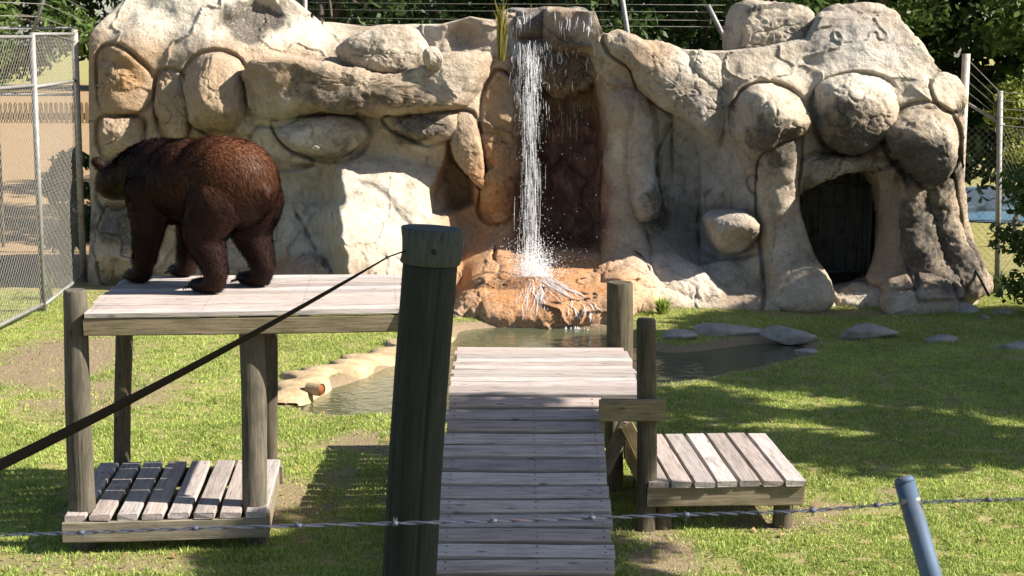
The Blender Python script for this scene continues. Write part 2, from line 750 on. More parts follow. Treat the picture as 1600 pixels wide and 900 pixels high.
dirt_spots = [(-1.9, 11.0, 1.3, .9, .75), (-2.6, 9.7, 1.2, .35, .6), (1.5, 11.0, .8, .7, .7), (.6, 10.2, .5, .5, .7), (-.9, 11.5, .9, .8, .55), (-3.6, 14.6, .9, 1.4, .75), (-4.5, 16.2, .8, 1.7, 1.1), (-3.9, 14.2, .7, .5, .7), (-1.05, 12.75, .6, .55, .85), (.95, 9.9, .3, .8, 1.0), (1.75, 10.55, .7, .28, .8), (2.1, 10.9, .35, .3, .8), (2.9, 15.2, .35, .3, .6), (-2.4, 9.6, .6, .2, .7),
              (3.3, 13.3, .8, .8, .35), (2.65, 11.3, .3, .3, .6), (-2.05, 14.9, .6, .5, .45), (.9, 19.4, 1.6, .5, .6), (3.6, 19.3, 1.4, .45, .75), (-4.6, 20.4, 1.2, 1.2, .7), (-2.6, 20.8, 1.5, .8, .6), (-2.0, 10.8, .8, .7, .9), (.2, 11.2, .6, 1.2, .6)]


def dirtf(x, y):
    d = np.zeros(np.shape(x))
    for cx, cy, rx, ry, a in dirt_spots:
        d = np.maximum(d, 1.2 * a * np.exp(-(((x - cx) / rx) ** 2 + ((y - cy) / ry) ** 2)))
    return d


GZ, SDP = ground_z(GX, GY)
V = np.stack([GX, GY, GZ], -1).reshape(-1, 3)
ny, nx = GX.shape
idx = np.arange(ny * nx).reshape(ny, nx)
FQ = np.stack([idx[:-1, :-1], idx[:-1, 1:], idx[1:, 1:], idx[1:, :-1]], -1).reshape(-1, 4)
gme = newmesh('ground', V, FQ)
for nm, arr in (('dirt', np.maximum(dirtf(GX, GY), smooth(-.42, .0, SDP))), ('dry', smooth(-5.0, -5.6, GX + (GY - 19) * .02) * smooth(20, 24, GY) * smooth(80, 66, GY))):
    at = gme.attributes.new(nm, 'FLOAT', 'POINT')
    at.data.foreach_set('value', arr.ravel().astype(np.float32))
tag(link('ground', gme, M_GROUND), kind='structure')

# water sheets
wp = [(x, y, -.07) for x, y in (pond - pond.mean(0)) * 1.02 + pond.mean(0)]
tag(mk('pond_water', wp, [tuple(range(len(wp)))], M_WATER, None, False), kind='structure')
lk = closed_curve(np.array([G(x, y)[:2] for x, y in [(1470, 300), (1560, 292), (1680, 292), (1760, 310), (1700, 345), (1600, 350), (1520, 348), (1440, 335)]]), 40)
tag(mk('far_pond_water', [(x, y, .03) for x, y in lk], [tuple(range(40))], M_LAKE, None, False), kind='structure')

# ---------------------------------------------------------------- lawn blades
def grass(name, n, sampler, size=(.015, .036), wid=.005, seed=1):
    r = np.random.default_rng(seed)
    x, y = sampler(r, n)
    z, sdp = ground_z(x, y)
    p = np.stack([x, y, 0 * x], -1)
    d = np.maximum(dirtf(x, y), .9 * smooth(-.30, -.02, sdp)) + fbm(p * 4, 9, 3) * .6
    clump = fbm(p * 9, 21, 2)
    keep = (sdp < -.06) & (r.random(len(x)) > smooth(.25, 1.0, d) * .93) & (clump > -.42)
    x, y, z, clump = x[keep], y[keep], z[keep], clump[keep]
    n = len(x)
    h = r.uniform(*size, n) * (.75 + .7 * np.clip(clump + .3, 0, 1))
    a = r.uniform(0, 2 * np.pi, n)
    lean = r.uniform(.2, 1.0, n)
    la = r.uniform(0, 2 * np.pi, n)
    w = wid * r.uniform(.7, 1.5, n)
    b = np.stack([x, y, z - .004], -1)
    s = np.stack([np.cos(a) * w, np.sin(a) * w, 0 * w], -1)
    tip = b + np.stack([np.cos(la) * lean * h, np.sin(la) * lean * h, h * np.sqrt(np.clip(1 - (lean * .8) ** 2, .1, 1))], -1)
    V = np.stack([b - s, b + s, tip], 1).reshape(-1, 3)
    me = newmesh(name, V, np.arange(3 * n).reshape(-1, 3))
    return link(name, me, M_GRASS, None, False)


def samp_near(r, n):
    v = r.random(n)
    y = 8.6 + (20.8 - 8.6) * v ** 1.15
    x = r.uniform(-1, 1, n) * (y * .325)
    return x, y


tag(grass('lawn_grass', 680000, samp_near), 'short sunlit lawn grass covering the enclosure floor', 'grass', kind='stuff')


def fallen(n, seed):
    r = np.random.default_rng(seed)
    x, y = samp_near(r, n)
    z, sdp = ground_z(x, y)
    k = sdp < -.05
    x, y, z = x[k], y[k], z[k] + .022
    n = len(x)
    a = r.uniform(0, 6.28, n)
    s = r.uniform(.012, .03, n)
    t = np.stack([np.cos(a), np.sin(a), r.uniform(-.4, .4, n)], -1) * s[:, None]
    b = np.stack([-np.sin(a), np.cos(a), r.uniform(-.4, .4, n)], -1) * s[:, None] * .55
    c = np.stack([x, y, z], -1)
    V = np.stack([c - t, c + b, c + t, c - b], 1).reshape(-1, 3)
    return link('fallen_leaves', newmesh('fallen_leaves', V, np.arange(4 * n).reshape(-1, 4)), M_DEAD, None, False)


M_DEAD = leaf_mat('dry_leaves', (.16, .09, .04), (.42, .28, .14), .15)
tag(fallen(1100, 5), 'small dry leaves scattered over the lawn', 'leaves', kind='stuff')

# ================================================================= ROCK WALL
def Yw(px):
    return np.interp(px, [120, 480, 800, 1000, 1300, 1540], [21.3, 21.1, 20.85, 20.6, 20.35, 20.2])


def lean(py):
    return .95 * smooth(190, 0, np.asarray(py, float))


def ell(px, py, cx, cy, rx, ry):
    return np.exp(-(((px - cx) / rx) ** 2 + ((py - cy) / ry) ** 2) ** 1.5)


def ellm(px, py, lst):
    o = np.zeros(np.shape(px))
    for cx, cy, rx, ry, a in lst:
        o = np.maximum(o, a * ell(px, py, cx, cy, rx, ry))
    return o


RECESS = [(803, 72), (930, 72), (948, 130), (962, 250), (955, 385), (930, 408), (860, 400), (800, 385), (798, 250), (800, 140)]


def rock_attrs(me, V, extra=None):
    px, py = proj(V)
    n = fbm(V * 2.2, 31, 4) * 26
    n2 = fbm(V * 2.2 + 7, 37, 4) * 26
    qx, qy = px + n, py + n2
    A = {
        'orange': ellm(qx, qy, [(850, 450, 175, 85, 1), (780, 330, 70, 100, .8), (735, 420, 60, 60, .8), (450, 418, 60, 22, .6), (960, 440, 80, 40, .7)]),
        'tan': ellm(qx, qy, [(785, 200, 40, 120, 1), (195, 130, 70, 85, 1.0), (190, 80, 80, 30, .75), (340, 130, 60, 70, .6), (260, 160, 40, 60, .6), (735, 60, 50, 30, .5), (440, 115, 90, 45, .7), (620, 150, 90, 25, .45), (310, 150, 30, 60, .5), (1240, 160, 40, 30, .3), (1010, 90, 40, 30, .5), (720, 300, 40, 90, .8), (985, 150, 40, 60, .35), (1380, 340, 40, 120, .45), (880, 140, 70, 40, .6)]),
        'pale': ellm(qx, qy, [(300, 10, 190, 60, .9), (470, 50, 60, 40, .9), (620, 320, 110, 120, .6), (1330, 110, 160, 50, .7), (1200, 50, 80, 50, .6), (1100, 95, 50, 40, .5), (690, 60, 90, 40, .5), (1215, 160, 45, 40, .6), (1060, 450, 70, 40, .6), (1330, 460, 120, 30, .4)]),
        'grey': ellm(qx, qy, [(1080, 270, 90, 120, .95), (1110, 400, 110, 40, .6), (470, 330, 60, 120, .65), (1340, 60, 80, 45, .7), (430, 210, 50, 50, .6), (200, 360, 60, 60, .7), (400, 180, 20, 40, .6)]),
        'algae': ellm(qx, qy, [(1445, 260, 60, 50, .95), (1345, 225, 70, 28, .9), (1330, 185, 55, 50, .62), (1210, 225, 45, 60, .75), (1180, 175, 40, 40, .4), (1440, 370, 60, 80, .75), (1500, 420, 60, 50, .7), (865, 100, 80, 60, .8), (560, 150, 130, 30, .62), (480, 130, 60, 40, .5), (392, 34, 55, 35, 1.0), (330, 190, 50, 40, .45), (660, 200, 50, 25, .9), (520, 225, 50, 30, .5), (190, 350, 50, 50, .8), (1270, 60, 200, 70, .4), (1200, 10, 45, 8, 1.0), (1020, 320, 30, 40, .6), (1270, 400, 40, 60, .4), (570, 80, 60, 35, .4), (1100, 150, 80, 40, .4)]),
        'wet': np.maximum(smooth(-4, 26, polysd(qx, qy, RECESS)) * smooth(100, 190, qy), ellm(qx, qy, [(860, 40, 75, 30, .3), (845, 470, 30, 40, .4), (860, 110, 60, 50, .4), (820, 300, 24, 140, .6)])),
    }
    if extra:
        for k, v in extra.items():
            A[k] = np.clip(A.get(k, 0) * v[1] + v[0], 0, 1.2)
    for k, a in A.items():
        at = me.attributes.new(k, 'FLOAT', 'POINT')
        at.data.foreach_set('value', np.asarray(a, np.float32))


rock = thing('rock_wall', 'tall pale sculpted rock wall with boulders, waterfall niche and cave', 'rock wall', (0.2, 20.6, 0))


def displace(me, amp, seed, s0=1.6):
    n = len(me.vertices)
    co = np.empty(n * 3, np.float32)
    no = np.empty(n * 3, np.float32)
    me.vertices.foreach_get('co', co)
    me.vertex_normals.foreach_get('vector', no)
    co = co.reshape(-1, 3).astype(float)
    no = no.reshape(-1, 3)
    q = co + seed * 3.1
    h = fbm(q * s0, seed, 3) * 1.5 + fbm(q * s0 * 3.5, seed + 5, 5) * .8 + .2 * (1 - np.abs(fbm(q * s0 * 7, seed + 6, 3)) * 3)
    bil = np.abs(fbm(q * s0 * 2.0, seed + 9, 3))
    h = h - .45 * smooth(.04, 0, bil)
    co = co + no * (h * amp)[:, None]
    me.vertices.foreach_set('co', co.astype(np.float32).ravel())
    me.update()
    return co


def grid_faces(r, c, wrap):
    idx = np.arange(r * c).reshape(r, c)
    if wrap:
        idx = np.hstack([idx, idx[:, :1]])
    return np.stack([idx[:-1, :-1], idx[1:, :-1], idx[1:, 1:], idx[:-1, 1:]], -1).reshape(-1, 4)


REG = []


def blob(name, outline, dY, T, Tb=.5, e=(.75, .85), pole=(0, 0), amp=.03, seed=1, n=150, k=30, extra=None, tilt=0.35, mat=None, parent=None, Y=None, reg=True, facet=.5):
    """boulder: traced front outline, own distance, rounded to real depth"""
    T = T * .68
    o = closed_curve(outline, n)
    c = o.mean(0)
    if Y is None:
        Y = float(Yw(c[0])) + dY + float(lean(c[1]))
    B = Pv(o[:, 0], o[:, 1], Y)
    C = Pv(c[0] + pole[0], c[1] + pole[1], Y)
    tq = np.arcsin(np.clip(np.linspace(.012, 1, k) ** (1 / e[0]), 0, 1))     # rings evenly spread over the face
    ts = np.r_[tq, (math.pi - tq)[::-1]]
    ts[k] += 1e-3
    rows = []
    for t in ts:
        s = math.sin(t) ** e[0]
        ct = math.cos(t)
        dy = -T * abs(ct) ** e[1] if ct > 0 else Tb * abs(ct) ** e[1]
        cc = C * (1 - s) + B.mean(0) * s if False else C
        row = cc + s * (B - cc)
        row[:, 1] = Y + dy + tilt * (row[:, 2] - C[2]) * (1 if ct > 0 else 1)
        rows.append(row)
    V = np.vstack(rows)
    if reg:
        REG.append((o, Y))
    rr = np.random.default_rng(seed + 900)          # a few chiselled flats
    ext = np.array([np.ptp(B[:, 0]) / 2, T, np.ptp(B[:, 2]) / 2])
    ctr = C.copy()
    for _ in range(9):
        nv_ = rr.normal(size=3)
        nv_[1] = -abs(nv_[1]) * 1.2
        nv_ /= np.linalg.norm(nv_)
        dq = ((V - ctr) / ext) @ nv_
        lim = rr.uniform(.66, .9)
        ex = np.maximum(dq - lim, 0) * facet
        V = V - ex[:, None] * nv_ * ext
    Fq = grid_faces(2 * k, n, True)
    Fl = [tuple(f) for f in Fq.tolist()] + [tuple(range(n)), tuple((2 * k - 1) * n + i for i in range(n - 1, -1, -1))]
    # V ordering: front pole ring first
    me = newmesh(name, V, Fl)
    bm = bmesh.new()
    bm.from_mesh(me)
    bmesh.ops.recalc_face_normals(bm, faces=bm.faces)
    bm.to_mesh(me)
    bm.free()
    co = displace(me, amp, seed)
    rock_attrs(me, co, extra)
    par = rock if parent is None else parent
    off = np.array(wl(par))
    me.vertices.foreach_set('co', (co - off).astype(np.float32).ravel())
    me.update()
    return link(name, me, mat or M_ROCK, par)


def sweep(name, spine, amp=.03, seed=1, n=70, sides=56, extra=None, depth=.9):
    """spine rows: (px, py, dY, radius px); an elongated rock form"""
    s = open_curve(spine, n)
    Y = Yw(s[:, 0]) + s[:, 2] + lean(s[:, 1])
    C = Pv(s[:, 0], s[:, 1], Y)
    rad = s[:, 3] / F * Y
    REG.append((np.vstack([s[:, :2] + np.c_[s[:, 3], 0 * s[:, 3]], (s[:, :2] - np.c_[s[:, 3], 0 * s[:, 3]])[::-1]]), float(Y.mean())))
    V = []
    for i in range(n):
        t = C[min(i + 1, n - 1)] - C[max(i - 1, 0)]
        t[1] *= .3
        t /= np.linalg.norm(t)
        nn = np.array([t[2], 0, -t[0]])
        nn /= np.linalg.norm(nn)
        bb = np.array([0, 1, 0])
        endr = min(1, math.sqrt(max(0.02, 1 - (1 - min(i, n - 1 - i) / (n * .12)) ** 2))) if min(i, n - 1 - i) < n * .12 else 1
        for k in range(sides):
            a = 2 * math.pi * k / sides
            V.append(C[i] + (nn * math.cos(a) + bb * math.sin(a) * depth) * rad[i] * endr)
    V = np.array(V)
    Fq = grid_faces(n, sides, True)
    Fl = [tuple(f) for f in Fq.tolist()] + [tuple(range(sides)), tuple((n - 1) * sides + i for i in range(sides - 1, -1, -1))]
    me = newmesh(name, V, Fl)
    bm = bmesh.new()
    bm.from_mesh(me)
    bmesh.ops.recalc_face_normals(bm, faces=bm.faces)
    bm.to_mesh(me)
    bm.free()
    co = displace(me, amp, seed)
    rock_attrs(me, co, extra)
    off = np.array(wl(rock))
    me.vertices.foreach_set('co', (co - off).astype(np.float32).ravel())
    me.update()
    return link(name, me, M_ROCK, rock)


# --- boulders and forms standing proud of it.  (outline in the photograph, offset, bulge)
B = blob
B('boulder', [(283, 140), (290, 108), (312, 86), (345, 80), (375, 95), (393, 130), (392, 165), (375, 200), (350, 212), (318, 205), (295, 182)], -.05, .85, seed=3, amp=.035, pole=(4, -8))
B('boulder', [(372, 120), (400, 135), (412, 165), (405, 200), (380, 222), (352, 218), (372, 190)], .1, .3, seed=4)
B('boulder', [(155, 82), (185, 72), (222, 100), (243, 125), (238, 155), (215, 178), (185, 185), (160, 172), (154, 130)], .0, .38, seed=5, amp=.06)
B('boulder', [(246, 120), (280, 112), (300, 150), (290, 210), (262, 218), (246, 190)], .12, .25, seed=6, amp=.04)
B('boulder', [(156, 188), (195, 182), (222, 190), (220, 225), (205, 245), (160, 242)], .05, .3, seed=7, amp=.05)
B('boulder', [(160, 262), (200, 250), (225, 270), (220, 310), (175, 326), (152, 315)], .1, .3, seed=8, amp=.05)
B('boulder', [(162, 335), (205, 320), (240, 350), (235, 410), (195, 440), (160, 438)], .1, .35, seed=9, amp=.09)
B('ledge', [(384, 98), (430, 88), (500, 96), (555, 108), (620, 120), (680, 108), (720, 84), (768, 78), (775, 110), (752, 152), (720, 170), (680, 178), (620, 190), (560, 186), (500, 178), (440, 180), (398, 172), (384, 135)], -.30, .85, 1.2, e=(.5, .75), seed=10, amp=.055, n=200, k=30, pole=(0, -6), tilt=.25, reg=False)
B('boulder', [(521, 82), (542, 56), (585, 44), (625, 38), (655, 50), (668, 84), (650, 112), (622, 124), (580, 112), (545, 104)], -.55, .6, seed=11, amp=.035, reg=False)
B('boulder', [(660, 84), (668, 74), (682, 74), (691, 90), (688, 108), (676, 112), (663, 102)], -.85, .3, .16, seed=12, amp=.015, reg=False)
B('boulder', [(427, 190), (470, 179), (530, 182), (566, 190), (577, 212), (562, 238), (530, 252), (485, 246), (448, 228)], -.15, .6, seed=13, amp=.035)
B('boulder', [(395, 205), (425, 200), (450, 230), (490, 250), (470, 262), (425, 266), (396, 262)], .05, .25, seed=14)
B('boulder', [(600, 182), (650, 178), (712, 180), (720, 200), (700, 215), (668, 226), (635, 212), (610, 200)], -.15, .4, seed=15, amp=.05)
B('spike_rock', [(712, 176), (738, 178), (750, 210), (757, 262), (756, 292), (742, 284), (722, 262), (703, 240), (704, 205)], -.1, .4, seed=16, amp=.03)
B('falls_column', [(755, 150), (778, 110), (806, 140), (808, 230), (802, 330), (775, 350), (748, 330), (762, 270), (752, 210)], .15, .38, seed=17, amp=.08, n=140)
B('falls_cap', [(790, 22), (798, 10), (850, 12), (905, 10), (924, 22), (932, 52), (926, 68), (870, 72), (800, 66), (790, 50)], -.25, .35, .9, e=(.35, .6), seed=18, amp=.03, extra={'algae': (.45, 1), 'grey': (.6, 1)}, reg=False)
B('falls_lip', [(800, 66), (860, 66), (925, 62), (950, 80), (950, 120), (930, 145), (880, 150), (840, 140), (805, 142), (796, 100)], .1, .42, e=(.5, .7), seed=19, amp=.07, reg=False)
# right of the falls
sweep('buttress', [(962, 95, .0, 24), (975, 150, -.1, 28), (972, 230, -.05, 26), (968, 310, -.1, 30), (975, 380, -.2, 36), (985, 440, -.5, 45)], seed=20, amp=.03)
sweep('drip_form', [(990, 140, -.2, 22), (1000, 200, -.1, 24), (1000, 270, -.1, 26), (1008, 320, -.2, 26), (1018, 345, -.2, 16)], seed=21, amp=.04)
B('ledge', [(942, 58), (968, 44), (1000, 60), (1055, 72), (1090, 100), (1138, 150), (1165, 215), (1160, 252), (1120, 222), (1075, 190), (1030, 165), (998, 138), (985, 105), (955, 85)], -.2, .6, e=(.5, .75), seed=22, amp=.04, n=180)
B('boulder', [(1062, 76), (1095, 78), (1130, 96), (1138, 130), (1130, 165), (1105, 140), (1075, 105)], -.45, .4, seed=23, amp=.03)
B('boulder', [(1132, 78), (1136, 40), (1146, 12), (1168, 2), (1215, 4), (1258, 14), (1273, 32), (1268, 60), (1248, 82), (1200, 86), (1155, 84)], .0, .7, .8, e=(.4, .65), seed=24, amp=.045)
B('boulder', [(1272, 62), (1276, 30), (1300, 10), (1345, 6), (1395, 8), (1412, 36), (1440, 68), (1470, 100), (1440, 115), (1380, 102), (1320, 100), (1285, 88)], .25, .45, 1.0, e=(.5, .7), seed=25, amp=.05)
B('shelf_rock', [(1130, 90), (1200, 84), (1290, 92), (1380, 98), (1440, 105), (1490, 130), (1480, 160), (1400, 175), (1320, 160), (1250, 170), (1190, 165), (1138, 175)], .0, .45, .8, e=(.5, .75), seed=26, amp=.05, n=160)
B('boulder', [(1142, 180), (1155, 148), (1182, 132), (1215, 132), (1248, 150), (1266, 182), (1266, 210), (1245, 236), (1215, 250), (1180, 256), (1152, 228)], -.45, .85, seed=27, amp=.035)
sweep('trunk_form', [(1222, 205, -.62, 30), (1218, 260, -.55, 32), (1214, 310, -.5, 30), (1222, 360, -.5, 36), (1232, 410, -.6, 40), (1246, 450, -.75, 50), (1250, 490, -.8, 60)], seed=28, amp=.04, n=60)
B('boulder', [(1268, 170), (1280, 138), (1310, 120), (1350, 116), (1390, 128), (1406, 158), (1402, 190), (1380, 222), (1345, 240), (1305, 236), (1278, 210)], -.35, .72, seed=29, amp=.05)
B('boulder', [(1378, 208), (1400, 178), (1440, 160), (1478, 172), (1498, 205), (1494, 250), (1468, 280), (1440, 299), (1415, 276), (1390, 245)], -.45, .85, seed=30, amp=.045)
B('boulder', [(1454, 128), (1475, 112), (1500, 125), (1509, 150), (1500, 172), (1475, 172), (1458, 152)], -.05, .28, seed=31, amp=.03)
B('cave_lintel', [(1246, 255), (1280, 240), (1330, 240), (1372, 222), (1395, 235), (1392, 258), (1350, 268), (1310, 274), (1275, 290), (1250, 306), (1246, 280)], -.2, .4, seed=32, amp=.06)
sweep('cave_jamb', [(1374, 248, -.1, 20), (1394, 285, -.12, 24), (1398, 350, -.15, 27), (1394, 410, -.2, 32), (1390, 455, -.3, 44)], seed=33, amp=.012, n=50, extra={'tan': (.35, .5), 'algae': (0, .2)})
sweep('root_form', [(1425, 280, -.2, 22), (1432, 340, -.25, 26), (1450, 410, -.35, 32), (1475, 470, -.5, 40)], seed=34, amp=.06)
sweep('root_form', [(1462, 270, -.2, 22), (1475, 340, -.2, 24), (1500, 410, -.3, 26), (1528, 468, -.4, 30)], seed=35, amp=.06)
sweep('root_form', [(1488, 250, .1, 14), (1494, 320, .1, 16), (1512, 390, .0, 16), (1545, 460, -.15, 16)], seed=36, amp=.04)
B('bowl_rock', [(1096, 345), (1112, 330), (1150, 328), (1182, 340), (1198, 362), (1192, 385), (1165, 398), (1125, 396), (1102, 378)], -.25, 1.0, e=(.7, .7), seed=37, amp=.025, pole=(0, -14), tilt=-.5, reg=False)
B('knob', [(1170, 282), (1182, 276), (1194, 284), (1192, 298), (1178, 300)], -.3, .14, seed=38, amp=.015)
# foot of the wall and the stained basin under the falls
B('foot_rock', [(700, 505), (712, 478), (745, 462), (790, 470), (815, 492), (810, 520), (750, 528), (706, 524)], -1.9, .3, .8, seed=39, amp=.07, reg=False, tilt=.7)
B('foot_rock', [(930, 430), (965, 412), (1010, 420), (1040, 455), (1030, 495), (975, 508), (935, 485)], -1.0, .4, 1.0, seed=46, amp=.06, reg=False, tilt=.8)
B('foot_rock', [(985, 470), (1000, 425), (1030, 402), (1070, 410), (1120, 440), (1180, 480), (1150, 510), (1050, 508), (1000, 500)], -.7, .5, 1.0, seed=41, amp=.05, tilt=.8, reg=False)
B('foot_rock', [(1060, 480), (1080, 430), (1140, 412), (1210, 420), (1260, 450), (1310, 470), (1290, 500), (1150, 505)], -.45, .4, 1.0, seed=42, amp=.05, tilt=.8, reg=False)
B('foot_rock', [(1290, 480), (1310, 455), (1370, 440), (1430, 440), (1490, 460), (1530, 475), (1500, 498), (1380, 500)], -.4, .3, 1.0, seed=43, amp=.05, tilt=.8, reg=False)
B('foot_rock', [(420, 440), (435, 408), (470, 404), (520, 420), (600, 425), (700, 430), (710, 470), (600, 470), (450, 468)], -.7, .4, 1.0, seed=44, amp=.06, tilt=.6, reg=False)

# --- the face behind the boulders, as one relief with niche, cave mouth and cut seams
CAVE = [(1240, 306), (1254, 282), (1298, 262), (1346, 258), (1370, 285), (1377, 335), (1374, 400), (1354, 446), (1310, 462), (1278, 436), (1258, 392), (1244, 350)]
SEAMS = [
    [(985, 285), (977, 340), (985, 382), (1008, 408), (1022, 440)],
    [(1122, 285), (1099, 315), (1091, 360), (1104, 397), (1150, 405), (1196, 392)],
    [(1090, 360), (1064, 373), (1061, 402)],
    [(1062, 178), (1030, 230), (1024, 262), (1042, 296)],
    [(942, 230), (938, 290), (912, 330)],
    [(784, 365), (770, 400), (782, 420), (760, 440), (722, 462)],
    [(455, 315), (500, 402)],
    [(524, 262), (521, 330), (524, 420)],
    [(400, 262), (470, 258), (520, 262)],
    [(250, 120), (247, 180), (243, 215)],
    [(155, 188), (220, 182), (222, 215)],
    [(160, 262), (205, 300), (225, 330)],
    [(1010, 250), (1005, 320)],
]
TOP = [(100, 62), (138, 60), (150, 42), (185, 10), (215, -12), (300, -26), (430, -18), (462, 6), (500, 37), (560, 42), (640, 40), (690, 40), (735, 27), (772, 34), (786, 20), (800, 16), (930, 18), (942, 52), (1010, 68), (1100, 82), (1135, 82), (1265, 64), (1285, 24), (1400, 20), (1425, 58), (1460, 98), (1495, 135), (1508, 180), (1530, 200)]
NU, NV = 640, 250
U = np.linspace(139, 1506, NU)
ytop = np.interp(U, [t[0] for t in TOP], [t[1] for t in TOP])
vv = np.linspace(0, 1, NV)
PX = np.broadcast_to(U, (NV, NU)).copy()
ybot = 540
PY = ybot + (ytop - ybot)[None, :] * vv[:, None]
YY = np.broadcast_to(Yw(U), (NV, NU)).copy()
YY += .25 + lean(PY)                                          # behind the boulders, leaning back at the top
YY -= .55 * smooth(300, 480, PY) * smooth(200, 420, PX)       # batter at the foot
YY += .40 * smooth(70, 0, PY - ytop[None, :]) ** 2
ap = smooth(690, 760, PX) * smooth(1040, 960, PX)
YY -= ap * (1.9 * smooth(355, 500, PY) ** 1.2)
YY -= .75 * smooth(405, 488, PY) * smooth(990, 1030, PX) * (1 - smooth(-30, 6, polysd(PX, PY, [(1250, 260), (1365, 260), (1365, 500), (1250, 500)])))
_n = fbm(np.stack([PX / 60, PY / 60, 0 * PX], -1).reshape(-1, 3), 91, 3).reshape(PX.shape) * 22
slope = smooth(496, 540, PX + _n) * smooth(725, 685, PX) * smooth(180, 330, PY + _n)
YY -= slope * (.30 + .55 * smooth(190, 430, PY) + .75 * np.clip((690 - PX) / 165, 0, 1))
for cx, cy, rx, ry, a in [(300, 30, 190, 80, .55), (200, 40, 80, 60, .3), (720, 60, 70, 50, .35), (190, 130, 60, 70, .35), (600, 60, 120, 40, .2), (1340, 60, 110, 80, .5), (1420, 120, 90, 70, .35), (1200, 110, 90, 50, .3), (1080, 330, 60, 90, -.18), (1030, 420, 60, 60, .4), (470, 330, 50, 90, .12), (200, 350, 60, 80, .35), (260, 300, 40, 120, .15), (1440, 330, 60, 130, .4), (970, 250, 40, 170, .35), (780, 230, 36, 150, .3)]:
    YY -= a * ell(PX, PY, cx, cy, rx, ry)
cell = (PX, PY)
for o, Yb in REG:                                            # the face swells up to meet each boulder
    x0_, x1_, y0_, y1_ = o[:, 0].min() - 90, o[:, 0].max() + 90, o[:, 1].min() - 90, o[:, 1].max() + 90
    m = (PX > x0_) & (PX < x1_) & (PY > y0_) & (PY < y1_)
    if not m.any():
        continue
    sdv_ = polysd(PX[m], PY[m], o[::2])
    bound = Yb + .03 + np.maximum(0, -sdv_) / 124 * .62 + np.maximum(0, sdv_) / 124 * .1
    k_ = .10
    hh = np.clip(.5 + .5 * (bound - YY[m]) / k_, 0, 1)
    YY[m] = bound * (1 - hh) + YY[m] * hh - k_ * hh * (1 - hh) + .10 * np.exp(-((sdv_ + 1) / 3.2) ** 2)
YY += .50 * ell(PX, PY, 1085, 280, 78, 115) + .30 * ell(PX, PY, 1120, 370, 70, 50)
YY += .26 * np.clip(ell(PX, PY, 410, 22, 34, 24) + .8 * ell(PX, PY, 372, 44, 40, 20), 0, 1)                     # hollow in the upper left hump
YY += .22 * ell(PX, PY, 728, 58, 26, 20)
YY += .75 * smooth(0, 34, polysd(PX, PY, RECESS)) * smooth(420, 350, PY)
YY += .55 * smooth(0, 16, polysd(PX, PY, [(705, 195), (745, 195), (745, 320), (690, 345), (667, 340), (668, 300), (690, 255)]))
for s in SEAMS:
    s = open_curve(np.array(s, float), 26)
    s = s + 2.2 * np.stack([fbm(np.c_[s / 14, 0 * s[:, 0]], 81, 2), fbm(np.c_[s / 14, 0 * s[:, 0]], 83, 2)], -1)
    dd = linedist(PX, PY, s)
    de = np.minimum(np.hypot(PX - s[0, 0], PY - s[0, 1]), np.hypot(PX - s[-1, 0], PY - s[-1, 1]))
    tp_ = smooth(0, 34, de) * (.55 + .45 * np.sin(PX * .11 + PY * .17))
    YY += .12 * np.exp(-(dd / (1.2 + 1.3 * tp_)) ** 2) * tp_ - .025 * np.exp(-((dd - 9) / 8) ** 2) * smooth(0, 30, de)
cavesd = polysd(PX, PY, CAVE)
YY += .5 * smooth(-4, 14, cavesd)
Vw = Pv(PX, PY, YY)
q = Vw.reshape(-1, 3)
rel = fbm(q * .9, 41, 3) * .10 + fbm(q * 3.2, 43, 4) * .055 - .03 * smooth(.04, 0, np.abs(fbm(q * 1.7, 47, 3)))
rough = 1 + 1.3 * ell(PX, PY, 880, 240, 90, 190) + 1.6 * ell(PX, PY, 850, 450, 150, 60) + 1.2 * ell(PX, PY, 785, 220, 50, 140) + 1.2 * ell(PX, PY, 200, 340, 70, 90)
Vw[..., 1] += rel.reshape(NV, NU) * rough
rows = [Vw]
top = Vw[-1]
for dy, dz in ((.12, .02), (.35, .0), (.7, -.06), (1.1, -.2), (1.5, -.5)):
    r = top.copy()
    r[:, 1] += dy + .05 * fbm(r * 3, 51, 2)
    r[:, 2] += dz + .05 * fbm(r * 2, 53, 2)
    rows.append(r[None])
r = top.copy()
r[:, 1] += 1.7
r[:, 2] = -.1
rows.append(r[None])
Vw = np.vstack(rows)
bk = Vw[:, :1].copy()
bk[..., 1] = 22.9
bk2 = Vw[:, -1:].copy()
bk2[..., 1] = 22.2
cs = np.vstack([cavesd, np.full((len(rows) - 1, NU), -99)])
cs = np.hstack([np.full((len(cs), 1), -99), cs, np.full((len(cs), 1), -99)])
Vw = np.hstack([bk, Vw, bk2])
nr, nc = Vw.shape[:2]
fq = grid_faces(nr, nc, False)[:, ::-1]
csf = cs.ravel()[fq].min(1)
fq = fq[csf < 7]
Vf = Vw.reshape(-1, 3)
off = np.array(wl(rock))
me = newmesh('rock_face', Vf - off, fq)
rock_attrs(me, Vf)
link('rock_face', me, M_ROCK, rock)

